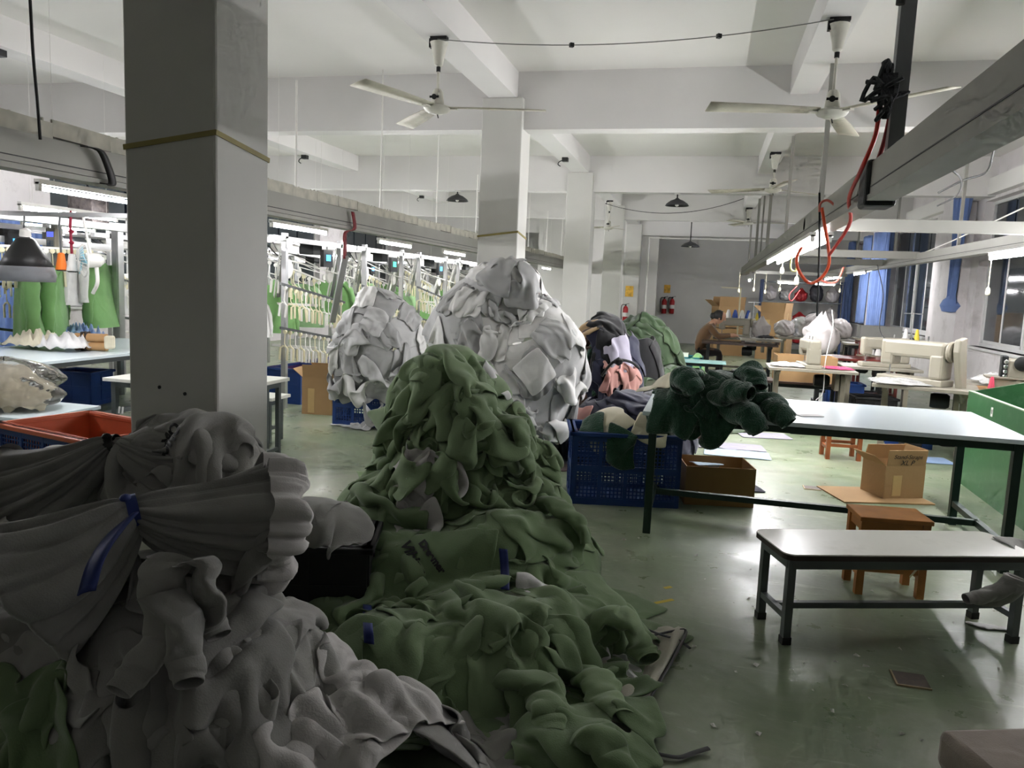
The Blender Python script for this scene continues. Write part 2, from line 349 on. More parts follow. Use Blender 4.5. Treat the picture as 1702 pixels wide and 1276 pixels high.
MB().box((0, 4.95-11.75, .10), (.17, .22, .26)).obj('joint_box', M_darkm, r2, smooth=0, bevel=.02)
MB().tube([(-.05, 4.55-11.75, 1.7), (-.05, 4.55-11.75, .95)], .022, 10).obj('conduit', M_darkm, r2)
MB().box((-.02, 4.6-11.75, 1.12), (.13, .1, .035)).obj('clamp', M_darkm, r2, smooth=0)
r3 = rail('conveyor_rail', 'pale overhead rail running along the window side', 3.0, 4.0, 22.0, 2.18, .15, .09)
for y in (7.6, 11, 14.5, 18): MB().bar((0, y-13, .14), (0, y-13, 1.71), .035).obj('drop_post', M_rail, r3, smooth=0)
for k, (y, x1, z) in enumerate(((8.0, 4.2, 2.30), (12.9, 3.0, 2.30), (15.2, 3.0, 2.28))):
    o = MB().ext(.84, x1, y-.05, y+.05, z-.055, z+.055).obj('cross_rail', M_rail, None, smooth=0); tag(o, ['grey cross rail nearest, reaching the window wall', 'second grey cross rail joining the two right rails', 'third and farthest grey cross rail on the right'][k], 'rail')
MB_ = MB().ext(.9, 3.0, 19.0, 19.06, 2.12, 2.19); tag(MB_.obj('lamp_bar', M_rail, None, smooth=0), 'thin bar carrying the short far lamps', 'bar')
tag(MB().tube(spline([AT(50, 0, X=-3.45), AT(55, 90, X=-3.45), AT(62, 170, X=-3.45), AT(67, 232, X=-3.45)], 16), .008, 6).obj('power_cord', M_black, None), 'black cord dropping from the ceiling to the left rail', 'cord')
p = spline([AT(140, 243, X=-3.5), AT(165, 250, X=-3.5), AT(178, 275, X=-3.5), AT(186, 305, X=-3.5), AT(172, 306, X=-3.48)], 16)
mb = MB(); mb.grid(np.stack([p-np.array([0, .03, 0]), p+np.array([.01, 0, 0]), p+np.array([0, .03, 0])], 0)); o = mb.obj('rag_strip', M_black, None, smooth=180); o.modifiers.new('t', 'SOLIDIFY').thickness = .006; tag(o, 'black rag strip hung over the left rail beside the column', 'rag')
p = spline([AT(586, 352, X=-3.5), AT(589, 380, X=-3.5), AT(574, 386, X=-3.5), AT(573, 410, X=-3.5), AT(573, 430, X=-3.5)], 18)
mb = MB(); mb.grid(np.stack([p-np.array([0, .035, 0]), p+np.array([0, .035, 0])], 0)); o = mb.obj('red_strap', mat('red_strap', hexc(120, 16, 26), .6), None, smooth=180); o.modifiers.new('t', 'SOLIDIFY').thickness = .005; tag(o, 'dark red strap looped round the left rail', 'strap')
o = MB().bar(AT(574, 425, X=-3.5), AT(552, 535, X=-3.75), .06, .03).obj('leaning_profile', M_alu, None, smooth=0); tag(o, 'aluminium profile hung slanting from the red strap', 'profile')
# hoses on the right rail
HO = [('red_hose', M_red, .012, [AT(1462, 172, Y=4.6), AT(1455, 225, Y=4.7), AT(1430, 285, Y=4.9), AT(1411, 330, Y=5.3), AT(1412, 372, Y=5.7), AT(1378, 424, Y=6.1)], 'thin red hose curving down from the dusty valve on the thick post'),
      ('red_hose', mat('dark_red_hose', hexc(130, 22, 26), .4), .012, [AT(1482, 178, Y=4.62), AT(1468, 240, Y=4.7), AT(1446, 300, Y=4.95), AT(1437, 325, Y=5.1)], 'dark red hose beside the thin red hose at the thick post'),
      ('orange_hose', M_orange, .012, [AT(1366, 345, Y=6.3), AT(1370, 370, Y=6.3), AT(1378, 420, Y=6.3), AT(1376, 445, Y=6.4), AT(1362, 464, Y=6.4), AT(1345, 470, Y=6.5), AT(1329, 452, Y=6.5), AT(1324, 430, Y=6.5), AT(1332, 412, Y=6.6)], 'bright orange hose hanging in a wide loop below the right rail'),
      ('orange_hose', mat('pale_red_hose', hexc(190, 96, 84), .4), .009, [AT(1362, 352, Y=6.2), AT(1364, 338, Y=6.2), AT(1376, 333, Y=6.2), AT(1392, 345, Y=6.2)], 'short pale red hose arched over the right rail'),
      ('orange_hose', mat('coral_hose', hexc(236, 110, 90), .4), .009, [AT(1360, 464, Y=6.6), AT(1378, 470, Y=7.2), AT(1392, 466, Y=8.2), AT(1402, 445, Y=9)], 'coral hose trailing away from the orange loop'),
      ('air_hose', mat('yellow_hose', hexc(214, 208, 130), .5), .008, [AT(1316, 425, Y=7.4), AT(1314, 446, Y=7.4), AT(1322, 450, Y=7.4), AT(1326, 438, Y=7.4)], 'small pale yellow hose hooked under the right rail'),
      ('power_cord', M_black, .008, [AT(1362, 320, Y=6.4), AT(1362, 400, Y=6.5), AT(1360, 470, Y=6.6), AT(1358, 525, Y=6.7)], 'black cord hanging straight down beside the orange loop'),
      ('power_cord', M_wplast, .008, [AT(1702, 345, X=3.0), AT(1560, 410, X=3.0), AT(1480, 440, X=3.0), AT(1440, 452, X=3.0)], 'white cord strung along the window side rail'),
      ('power_cord', M_black, .010, [AT(1690, 200, X=1.5), AT(1655, 240, X=2.0), AT(1640, 285, X=2.2), AT(1600, 300, X=2.2), AT(1560, 320, X=2.2)], 'thick dark cord sweeping from the right rail towards the windows'),
      ('power_cord', M_black, .008, [AT(1580, 280, X=1.6), AT(1598, 300, X=1.9), AT(1590, 325, X=2.1), AT(1558, 342, X=2.2)], 'black cord ending in a plug beneath the right rail'),
      ('power_cord', mat('red_cord', hexc(180, 60, 60), .5), .006, [AT(1325, 475, Y=12), AT(1312, 490, Y=12), AT(1316, 500, Y=12), AT(1330, 482, Y=12)], 'red and white cord looped under the far lamps'),
      ('power_cord', M_black, .006, [AT(1458, 440, Y=11), AT(1468, 490, Y=11), AT(1462, 545, Y=11), AT(1480, 575, Y=10.4)], 'dark wire dropping to the middle sewing machine'),
      ('power_cord', M_wplast, .006, [AT(1383, 515, Y=10.2), AT(1384, 545, Y=10.2), AT(1372, 600, Y=10.2), AT(1368, 650, Y=10.1), AT(1356, 665, Y=10.1)], 'white wire dangling beside the upright machine head')]
for nm, m_, r_, P, lb in HO: tag(MB().tube(spline(P, 28), r_, 8).obj(nm, m_, None), lb, 'hose' if 'hose' in nm else 'cord')
rg = np.random.default_rng(3); mb = MB(); c0 = AT(1470, 145, Y=4.56)
for k in range(9): mb.tube(spline(c0+rg.normal(0, 1, (5, 3))*np.array([.035, .03, .07]), 14), .012, 6)
mb.box(c0+np.array([.02, 0, 0]), (.07, .06, .13)); o = mb.obj('air_valve', mat('dusty_black', hexc(52, 54, 56), .9, var=.3, vscale=40, bump=.4, bscale=80), None); tag(o, 'dusty black air valve tangled with cords on the thick post', 'valve')
for k, (x, y, Y) in enumerate(((1642, 482, 9.4), (1324, 465, 7.0), (1300, 448, 9.0), (1396, 482, 14), (1228, 482, 18.5), (1253, 480, 18.6), (1272, 484, 18.6), (1296, 480, 18.8))):
    P = AT(x, y, X=[3.0, .9, .9, 2.95][k]) if k < 4 else AT(x, y, Y=19.03); root = thing('pull_switch', ['pull switch hanging on a cord below the window side tube lamp', 'cream pull switch dangling beside the orange hose loop', 'small pull switch under the middle tube lamp', 'small pull switch below the lamp before the curtains'][k] if k < 4 else 'tiny pull switch under the far lamps', 'switch', P, group=None if k < 4 else 'far pull switches')
    MB().tube([(0, 0, .03), (0, 0, 2.2-P[2])], .004, 5).obj('cord', M_cream, root)
    MB().lathe([(.006, -.06), (.022, -.05), (.026, -.02), (.02, .02), (.008, .035)], 10).obj('switch_body', M_cream, root)
# ---------------------------------------------------------------- ceiling fans, wires, pendants
M_fan = mat('fan_enamel', hexc(206, 204, 192), .4, var=.06, vscale=5, stain=hexc(120, 112, 90), sscale=6, samt=.35)
M_blade = mat('dusty_blade', hexc(190, 186, 168), .55, var=.1, vscale=6, stain=hexc(96, 90, 70), sscale=3, samt=.6)
def fan(loc, drop, azs, label, L=.78):
    root = thing('ceiling_fan', label, 'fan', loc)
    MB().box((0, 0, -.012), (.14, .06, .024)).box((-.05, 0, -.05), (.06, .05, .07)).obj('ceiling_bracket', M_black, root, smooth=0)
    MB().lathe([(.02, -.235), (.035, -.22), (.045, -.16), (.07, -.06), (.075, -.045), (.06, -.04)], 20, (.0, 0, 0)).obj('canopy', M_fan, root)
    MB().tube([(0, 0, -.02), (0, 0, -drop+.14)], .012, 10).obj('down_rod', M_fan, root); MB().lathe([(.018, -.275), (.018, -.23)], 10).obj('rod_collar', M_black, root)
    mo = MB().lathe([(.055, -drop+.03), (.055, -drop+.04), (.045, -drop+.13), (.03, -drop+.155), (.012, -drop+.16)], 20).obj('motor_neck', M_fan, root)
    bz = MB(); bz.lathe([(.001, 0), (.022, .001), (.022, .003), (.001, .004)], 16); bz.box((0, 0, .001), (.08, .018, .003)).xf(rotx(math.pi/2+.12), (-.012, -.052, -drop+.085)); bz.obj('maker_badge', M_darkm, mo)
    MB().lathe([(.004, -drop-.045), (.05, -drop-.04), (.1, -drop-.02), (.115, -drop), (.11, -drop+.015), (.05, -drop+.03)], 28).obj('hub', M_fan, root)
    MB().tube([(0, 0, -drop-.04), (.01, 0, -drop-.075)], .005, 6).obj('pull_stub', M_black, root)
    for a in azs:
        b = MB(); n = 9; top = []
        for i in range(n):
            s = i/(n-1); wd = .05+.02*min(1, s*2)+.012*s; r = .10+s*(L-.10); y = wd
            top.append([(r, -y, .012*(1-s)-.012), (r, 0, .004), (r, y, .010+.006)])
        T = np.array(top); b.grid(np.transpose(T, (1, 0, 2))); b.xf(rotz(a), (0, 0, -drop)); o = b.obj('blade', M_blade, root, smooth=60); sm = o.modifiers.new('t', 'SOLIDIFY'); sm.thickness = .008
        MB().box((.12, 0, -.002), (.10, .045, .012)).xf(rotz(a), (0, 0, -drop)).obj('blade_iron', M_fan, root, smooth=0)
    return root
def az_to(c, x, y): P = AT(x, y, Z=c[2]); return math.atan2(P[1]-c[1], P[0]-c[0])
for ((mx, my), _n, xc, hub, tip, lb, L) in (((715, 62), None, -2.28, (715, 185), (577, 127), 'cream ceiling fan nearest the columns, left of the walkway', .90), ((1390, 30), None, .78, (1369, 192), (1582, 142), 'cream ceiling fan hung at the right beside the thin pole', .90),
        ((1285, 253), None, .78, (1281, 318), (1180, 315), 'ceiling fan in the second bay above the right stations', .92), ((1001, 333), None, -2.28, (1001, 380), (1033, 374), 'ceiling fan hanging beside the third column', .5), ((1243, 345), None, .78, (1243, 372), (1175, 361), 'dark silhouetted ceiling fan in the far bay', .8)):
    P = AT(mx, my, Z=3.6); P[0] = xc; c = AT(hub[0], hub[1], Y=P[1]); a = {'near': .161, 'hung': 1.289, 'seco': .685}.get(next((w_[:4] for w_ in lb.split() if w_[:4] in ('near', 'hung', 'seco')), ''), None)
    if a is None: a = az_to(c, *tip)
    fan((P[0], P[1], 3.6), max(.35, 3.6-c[2]-.02), (a, a+2.094, a-2.094), lb, L)
M_wire = mat('grey_wire', hexc(120, 120, 116), .6)
a_, b_ = AT(727, 65, Z=3.53), AT(1386, 32, Z=3.56); P = sag(a_, b_, .10, 20); w1 = tag(MB().tube(P, .004, 5).obj('suspended_wire', M_wire, None), 'thin wire strung between the two near ceiling fans', 'wire')
for i in (7, 14): MB().box(P[i], (.03, .03, .03), rotz(.6)).obj('wire_knot', M_darkm, w1, smooth=0)
tag(MB().tube(sag(AT(1006, 338, Y=17.2), AT(1236, 330, Y=17.2), .25, 20), .006, 5).obj('suspended_wire', M_darkm, None), 'dark drooping wire spanning the far bay', 'wire')
M_shade = mat('dark_enamel_shade', hexc(58, 58, 60), .45, var=.1)
def pendant(P, zt, r, label):
    root = thing('pendant_lamp', label, 'lamp', P)
    MB().lathe([(r, 0), (r*.9, .035), (r*.55, .085), (r*.22, .11), (.02, .13)], 24, cap=False).obj('lamp_shade', [M_shade], root).modifiers.new('t', 'SOLIDIFY').thickness = .004
    MB().tube([(0, 0, .12), (0, 0, zt-P[2])], .012, 8).obj('stem', M_darkm, root); MB().lathe([(.05, 0), (.05, .015)], 14, (0, 0, zt-P[2]-.015)).obj('ceiling_rose', M_wplast, root)
    MB().lathe([(.0, -.02), (.03, 0), (.03, .04), (.015, .08)], 12).obj('bulb', M_wplast, root)
pendant(AT(1125, 342, Y=13.88), 3.28, .2, 'unlit dark enamel pendant lamp above the far walkway'); pendant(AT(760, 334, Y=13.88), 3.28, .2, 'unlit dark pendant lamp left of the second column'); pendant(AT(1147, 410, Y=19.1), 3.28, .22, 'small far pendant lamp before the far wall')
for k, (x, y, X_) in enumerate(((505, 258, -6.6), (12, 82, -6.6), (700, 325, -6.6), (917, 262, -2.28))):
    P = AT(x, y, Z=3.6); root = thing('ceiling_hook', ['black hook box under the left beam beside the column', 'black hook box at the upper left edge', 'black hook box far under the left beam', 'black hook box with loose wires right of the second column'][k], 'hook', (X_, P[1], 3.6))
    MB().box((0, 0, -.03), (.09, .09, .06)).obj('hook_box', M_black, root, smooth=0); MB().tube(spline([(-.04, 0, -.04), (-.09, 0, -.06), (-.11, 0, -.10), (-.07, 0, -.13)], 10), .008, 6).obj('hook', M_darkm, root)
# ---------------------------------------------------------------- cloth: small position-based solver on a distance field
class Field:
    def __init__(s, lo, hi, vox=0.03):
        s.lo = np.array(lo, float); s.vox = vox; s.n = np.ceil((np.array(hi)-s.lo)/vox).astype(int)+1
        g = np.stack(np.meshgrid(*[s.lo[k]+vox*np.arange(s.n[k]) for k in range(3)], indexing='ij'), -1)
        s.g = g; s.d = g[..., 2].astype(np.float32).copy()
    def ell(s, c, r):
        r = np.array(r, float); q = (s.g-np.array(c))/r; k0 = np.linalg.norm(q, axis=-1); k1 = np.linalg.norm(q/r, axis=-1)+1e-6
        s.d = np.minimum(s.d, (k0*(k0-1)/k1).astype(np.float32)); return s
    def blk(s, c, d, r=0.02):
        q = np.abs(s.g-np.array(c))-np.array(d)/2+r
        s.d = np.minimum(s.d, (np.linalg.norm(np.maximum(q, 0), axis=-1)+np.minimum(q.max(-1), 0)-r).astype(np.float32)); return s
    def lump(s, amp, k):
        o = RNG.uniform(0, 6, (k, 3)); f = RNG.uniform(3, 9, (k, 3))
        for i in range(k): s.d += (amp*np.sin(s.g[..., 0]*f[i, 0]+o[i, 0])*np.sin(s.g[..., 1]*f[i, 1]+o[i, 1])*np.sin(s.g[..., 2]*f[i, 2]+o[i, 2])).astype(np.float32)
        s.d = np.minimum(s.d, s.g[..., 2].astype(np.float32)); return s
    def at(s, p):
        q = (p-s.lo)/s.vox; q = np.clip(q, 0, s.n-1.001); i = q.astype(int); f = q-i; d = s.d
        x, y, z = i.T; fx, fy, fz = f.T
        c00 = d[x, y, z]*(1-fx)+d[x+1, y, z]*fx; c10 = d[x, y+1, z]*(1-fx)+d[x+1, y+1, z]*fx
        c01 = d[x, y, z+1]*(1-fx)+d[x+1, y, z+1]*fx; c11 = d[x, y+1, z+1]*(1-fx)+d[x+1, y+1, z+1]*fx
        return (c00*(1-fy)+c10*fy)*(1-fz)+(c01*(1-fy)+c11*fy)*fz
    def grad(s, p, e=None):
        e = e or s.vox*0.8; o = np.eye(3)*e
        d0 = s.at(p); g = np.stack([s.at(p+o[k])-d0 for k in range(3)], -1); return g/(np.linalg.norm(g, axis=1)[:, None]+1e-9)
    def splat(s, p, r):
        b = np.round((p-s.lo)/s.vox).astype(int); k = 2
        for dx in range(-k, k+1):
            for dy in range(-k, k+1):
                for dz in range(-k, k+1):
                    j = b+np.array([dx, dy, dz]); ok = ((j >= 0) & (j < s.n)).all(1); jj = j[ok]
                    dist = np.linalg.norm(s.lo+jj*s.vox-p[ok], axis=1)-r
                    np.minimum.at(s.d, (jj[:, 0], jj[:, 1], jj[:, 2]), dist.astype(np.float32))
    def surf(s, c, d):                     # march from c along d to the surface
        c = np.array(c, float)[None]; d = nrm(d)
        for _ in range(80):
            v = s.at(c)[0]
            if v < 0.004: break
            c = c+d*max(v*0.7, 0.004)
        e = s.lo+s.n*s.vox
        c = np.clip(c, s.lo+.15, e-.15)
        for _ in range(6): c = c-s.grad(c, .06)*max(-.05, s.at(c)[0])
        return np.clip(c, s.lo+.1, e-.1)[0]
def shape_mask(kind, h):
    if kind == 'shirt':
        bw, bl, sl, sw = .62, .66, .52, .20
        nu = int((bw+2*sl)/h)+1; nv = int(bl/h)+1
        U, V = np.meshgrid((np.arange(nu)-(nu-1)/2)*h, (np.arange(nv)-(nv-1)/2)*h, indexing='ij')
        m = (np.abs(U) <= bw/2+h/2) | ((V > bl/2-sw-(np.abs(U)-bw/2)*.25) & (V > -bl))
        m &= ~((np.abs(U) < .09) & (V > bl/2-.05))
    else:
        wx, wy = kind; nu = int(wx/h)+1; nv = int(wy/h)+1
        U, V = np.meshgrid((np.arange(nu)-(nu-1)/2)*h, (np.arange(nv)-(nv-1)/2)*h, indexing='ij'); m = np.ones_like(U, bool)
    return U, V, m
TOPO = {}
def topo(kind, h):
    key = (kind, h)
    if key in TOPO: return TOPO[key]
    U, V, m = shape_mask(kind, h); nu, nv = m.shape; idx = -np.ones(m.shape, int); idx[m] = np.arange(m.sum())
    I, J = np.meshgrid(np.arange(nu), np.arange(nv), indexing='ij'); groups = []
    for du, dv, st in ((1, 0, 1), (0, 1, 1), (1, 1, .3), (1, -1, .3), (2, 0, .4), (0, 2, .4), (4, 0, .13), (0, 4, .13)):
        i0, i1 = max(0, -du), nu-max(0, du); j0, j1 = max(0, -dv), nv-max(0, dv)
        a = idx[i0:i1, j0:j1]; b = idx[i0+du:i1+du, j0+dv:j1+dv]; par = I[i0:i1, j0:j1] if du else J[i0:i1, j0:j1]
        par = (par//max(du, abs(dv) if not du else du)) % 2
        ok = (a >= 0) & (b >= 0); L = h*math.hypot(du, dv)
        for q in (0, 1):
            s_ = ok & (par == q); groups.append((a[s_], b[s_], (du*h, dv*h), st))
    f = [(idx[i, j], idx[i+1, j], idx[i+1, j+1], idx[i, j+1]) for i in range(nu-1) for j in range(nv-1) if min(idx[i, j], idx[i+1, j], idx[i+1, j+1], idx[i, j+1]) >= 0]
    near = (np.abs(I[m][:, None]-I[m][None]) <= 2) & (np.abs(J[m][:, None]-J[m][None]) <= 2)
    TOPO[key] = (U[m], V[m], groups, f, near); return TOPO[key]
def drape(F, kind, h, jobs, steps=44, hug=0.6, lift=0.05, wave=0.02, thick=0.012, selfc=True, fric=0.9, full=1.0, iters=3, bend=1.0, late=.45, grav=.9):
    """sheets are laid small on the heap, then their cloth grows to full size and buckles into folds; jobs = [(centre, angle, (cu, cv)), ...]"""
    U, V, groups, faces, near = topo(kind, h); N = len(U); B = len(jobs); P0 = []; CU = []; CV = []
    for (c, ang, (cu, cv)) in jobs:
        c = np.array(c, float); n = F.grad(c[None], .08)[0]
        u = nrm(np.cross(n, (0.03, .02, 1.0)) if abs(n[2]) < .97 else (1, 0, 0)); w_ = np.cross(n, u)
        u, w_ = u*math.cos(ang)+w_*math.sin(ang), -u*math.sin(ang)+w_*math.cos(ang)
        fr = RNG.uniform(7, 16, 5); ph = RNG.uniform(0, 6.3, 5); rot = RNG.normal(0, .5, 5)
        bump = sum(np.sin((U*math.cos(rot[k])+V*math.sin(rot[k]))*fr[k]+ph[k]) for k in range(5))*wave*.6
        P0.append(c+np.outer(U*cu, u)+np.outer(V*cv, w_)+np.outer(lift+bump+RNG.normal(0, .003, N), n)); CU.append(cu); CV.append(cv)
    p = np.concatenate(P0); CU = np.array(CU); CV = np.array(CV); off = (np.arange(B)*N)
    gs = [((a[None]+off[:, None]).ravel(), (b[None]+off[:, None]).ravel(), l, st) for a, b, l, st in ((a, b, l, st*bend if max(abs(l[0]), abs(l[1])) > 1.5*h else st) for a, b, l, st in groups) if len(a)]
    sd = F.at(p); g = F.grad(p, .06); over = np.maximum(sd-lift-.08, 0); p = p-g*(over*.8)[:, None]
    q = p.copy(); dt2 = .0011; rs = h*.8; down = np.array([0, 0, -1.0]); g = F.grad(p); ph1 = int(steps*.25)
    for it in range(steps):
        k = 0 if it < ph1 else min(1, (it-ph1)/(steps*.6)); su = CU+(full-CU)*k; sv = CV+(full-CV)*k
        vel = np.clip((p-q)*(.9 if it < ph1 else .8), -.03, .03); q = p.copy()
        if it % 4 == 0: g = F.grad(p)
        acc = down*(.4 if it < ph1 else grav)-g*(hug if it < ph1 else hug*late)
        p = p+vel+acc*9.8*dt2
        LL = [np.repeat(np.hypot(lu*su, lv*sv), len(a)//B) for a, b, (lu, lv), st in gs]
        for _ in range(iters):
            for (a, b, _l, st), L in zip(gs, LL):
                d = p[b]-p[a]; l = np.sqrt(np.einsum('ij,ij->i', d, d))+1e-9; d *= (st*.5*(1-L/l))[:, None]
                p[a] += d; p[b] -= d
        if selfc and it % 5 == 4 and it > ph1:
            for j in range(B):
                pj = p[j*N:(j+1)*N].astype(np.float32); p2 = (pj*pj).sum(1); D = p2[:, None]+p2[None]-2*(pj@pj.T); D[near] = 1
                a, b = np.nonzero(D < rs*rs)
                if len(a):
                    kp = a < b; a, b = a[kp]+j*N, b[kp]+j*N
                    d = p[b]-p[a]; l = np.sqrt((d*d).sum(1))+1e-6; kk = (.35*(rs-l)/l)[:, None]*d
                    np.add.at(p, a, -kk); np.add.at(p, b, kk)
        sd = F.at(p); hit = sd < thick
        if hit.any():
            gg = F.grad(p[hit]); p[hit] += gg*np.minimum(thick-sd[hit], .04)[:, None]
            dv = p[hit]-q[hit]; dn = (dv*gg).sum(1)[:, None]*gg; p[hit] = q[hit]+dn+(dv-dn)*(1-fric)
        p[:, 2] = np.maximum(p[:, 2], .006)
    a, b = np.concatenate([g_[0] for g_ in gs[:4]]), np.concatenate([g_[1] for g_ in gs[:4]])
    s_ = np.zeros_like(p); k = np.zeros(len(p)); np.add.at(s_, a, p[b]); np.add.at(s_, b, p[a]); np.add.at(k, a, 1); np.add.at(k, b, 1)
    p = p*.65+.35*s_/np.maximum(k, 1)[:, None]
    F.splat(p, max(thick*.9, F.vox*.45))
    return [p[j*N:(j+1)*N] for j in range(B)], faces
def cloth_obj(name, p, faces, m, parent=None, thick=0.007, sub=1, origin=None, solid=True):
    me = bpy.data.meshes.new(name); o0 = np.zeros(3) if origin is None else np.array(origin, float)
    me.from_pydata([tuple(v) for v in p-o0], [], [tuple(map(int, f)) for f in faces]); me.materials.append(m)
    me.polygons.foreach_set('use_smooth', [True]*len(me.polygons)); me.update()
    o = bpy.data.objects.new(name, me); COL.objects.link(o)
    if parent is not None: o.parent = parent
    elif origin is not None: o.location = tuple(o0)
    if solid: s_ = o.modifiers.new('thickness', 'SOLIDIFY'); s_.thickness = thick; s_.offset = 0
    if sub: b = o.modifiers.new('soft', 'SUBSURF'); b.levels = sub; b.render_levels = sub
    return o
def sleeve(F, start, dirv, length, r, m, parent, name='sleeve', n=14, k=20, seed=0, flat=.62, droop=.5, lining=None, splat=True):
    """a tapered, wrinkled sleeve tube that creeps over the heap and ends in a ribbed open cuff"""
    rg = np.random.default_rng(seed+5); pts = [np.array(start, float)]; d = nrm(dirv); stp = length/(n-1)
    for i in range(n-1):
        x = pts[-1]; g = F.grad(x[None], .05)[0]; s0 = F.at(x[None])[0]
        d = nrm(d+np.array([0, 0, -droop*.35])+rg.normal(0, .07, 3)); d = nrm(d-g*(d@g)*(1 if s0 < r*1.2 else .2))
        x = x+d*stp; s1 = F.at(x[None])[0]; g = F.grad(x[None], .05)[0]
        if s1 < r*flat*1.02: x = x+g*(r*flat*1.02-s1)
        elif s1 > r*flat*1.5 and droop > 0: x = x-g*min(s1-r*flat*1.02, stp*.6)
        x[2] = max(x[2], r*flat); pts.append(x)
    P = spline(np.array(pts), n*3); kk = len(P); t = np.linspace(0, 1, kk); T = np.gradient(P, axis=0); T /= np.linalg.norm(T, axis=1)[:, None]
    up = F.grad(P, .06); A = np.cross(T, up); A /= np.linalg.norm(A, axis=1)[:, None]+1e-9; B = np.cross(A, T)
    th = np.linspace(0, 2*math.pi, k, endpoint=False); rr = r*(1.12-.38*t); cuff = t > .88
    rr = np.where(cuff, rr*.88, rr); sink = np.clip(1-t*5, 0, 1); P = P-up*(sink*r*1.1)[:, None]; G = np.zeros((kk, k, 3)); f1, f2 = rg.uniform(14, 24), rg.uniform(7, 12); ph = rg.uniform(0, 6, 4)
    for i in range(kk):
        wr = 1+(.17*(np.abs(np.sin(f1*1.0*t[i]*length/.5+1.8*np.sin(th+ph[0])+ph[1]))-.6)+.14*(np.abs(np.sin(f2*1.1*t[i]*length/.5-1.5*th+ph[2]))-.6)+.07*np.sin(3*th+9*t[i]+ph[3]))*(0.12 if cuff[i] else 1)
        G[i] = P[i]+np.outer(rr[i]*wr*np.cos(th), A[i])+np.outer(rr[i]*flat*wr*np.sin(th), B[i])
    inner = G[::-1][:max(5, kk//4)].copy(); cen = P[::-1][:len(inner), None]; inner = cen+(inner-cen)*np.linspace(.9, .78, len(inner))[:, None, None]
    GG = np.concatenate([G, inner], 0)
    mb = MB(); mb.grid(np.transpose(GG, (1, 0, 2)), closeu=True)
    o = mb.obj(name, m, parent, smooth=180, world=True)
    b = o.modifiers.new('soft', 'SUBSURF'); b.levels = 1; b.render_levels = 1
    if splat: F.splat(G.reshape(-1, 3), .006)
    return o

# ---------------------------------------------------------------- heaps of garments
def fab(name, c, var=.07, sheen=.25, bump=.12, bscale=170, rough=.95): return mat(name, hexc(*c), rough, var=var, vscale=8, sheen=sheen, bump=bump, bscale=bscale, spec=.25, crease=.22)
GREEN = [fab('sage_sweatshirt', (116, 136, 100)), fab('sage_sweatshirt_b', (108, 129, 92)), fab('sage_sweatshirt_c', (126, 147, 109))]
GREY = [fab('grey_marl_sweatshirt', (143, 142, 138), var=.12), fab('grey_marl_sweatshirt_b', (134, 133, 129), var=.12), fab('grey_marl_sweatshirt_c', (153, 152, 147), var=.12)]
LINING = fab('pale_lining', (196, 193, 190), sheen=.1); WLIN = fab('white_lining', (222, 221, 220), sheen=.1)
WHITE = [fab('white_jersey', (226, 225, 222), sheen=.1), fab('pale_grey_jersey', (196, 196, 195), sheen=.1), fab('light_grey_jersey', (176, 176, 175), sheen=.1)]
OLIVE = [fab('olive_green_jersey', (56, 73, 49)), fab('olive_green_jersey_b', (50, 66, 44))]
BROWN = fab('brown_fleece', (78, 56, 46)); TAN = fab('tan_fleece', (176, 150, 116)); NAVY = fab('navy_jersey', (34, 36, 54)); BLK = fab('black_jersey', (20, 20, 22))
PINK = fab('salmon_pink_jersey', (178, 132, 124)); CREAMF = fab('cream_fleece', (222, 214, 190)); DGREEN = fab('bottle_green_fleece', (28, 66, 46), bump=.5, bscale=110, sheen=.5)
LAV = fab('lavender_grey_jersey', (160, 156, 170)); PURP = fab('deep_purple_jersey', (74, 36, 84)); LBLUE = fab('pale_blue_jersey', (170, 190, 206)); NEON = fab('lime_striped_jersey', (150, 200, 130))
BLUEBAND = mat('blue_band', hexc(24, 44, 110), .6, var=.1); BLACKBAND = mat('black_band', hexc(14, 14, 15), .6, var=.1); REDBAND = mat('red_band', hexc(120, 20, 24), .6)
def lay_many(F, jobs, kind, h, mats, name, labels, group, cat='sweatshirt', thick=.008, sub=1, **kw):
    ps, f = drape(F, kind, h, jobs, **kw); out = []
    for i, p in enumerate(ps):
        org = np.array([p[:, 0].mean(), p[:, 1].mean(), p[:, 2].min()]); o = cloth_obj(name, p, f, mats[i % len(mats)], thick=thick, sub=sub, origin=org)
        out.append(tag(o, labels if isinstance(labels, str) else labels[i], cat, group))
    return out
def lay(F, c, kind, h, ang, comp, m, name, label, group, cat='sweatshirt', **kw):
    return lay_many(F, [(c, ang, comp)], kind, h, [m], name, label, group, cat, **kw)[0]
def zone(p, cen, zmax, what, where):
    c = p.mean(0); ca_ = math.atan2(-cen[1], -cen[0]); a = (math.atan2(c[1]-cen[1], c[0]-cen[0])-ca_+math.pi) % (2*math.pi)-math.pi
    zt = c[2]/zmax; h = 'on the crest' if zt > .78 else 'high' if zt > .55 else 'halfway up' if zt > .28 else 'at the foot'
    sd = 'left' if a < -.55 else 'right' if a > .55 else 'front' if abs(a) <= .55 else 'rear'
    if abs(a) > 1.9: sd = 'rear'
    return '%s %s %s' % (what, h if zt > .78 else h+(' on the %s side' % sd if zt <= .78 and zt > .28 else ' of the %s side' % sd), where)
def relabel(objs, cen, zmax, what, where):
    for o in objs:
        n = len(o.data.vertices); v = np.zeros(n*3); o.data.vertices.foreach_get('co', v); o['label'] = zone(v.reshape(-1, 3)+np.array(o.location), cen, zmax, what, where)
def ring(F, cen, az, z, r=1.6, dz=-.12):
    cx, cy = cen; d = np.array([math.cos(az), math.sin(az), 0]); return F.surf(np.array([cx, cy, z])+d*r, -d+np.array([0, 0, dz]))
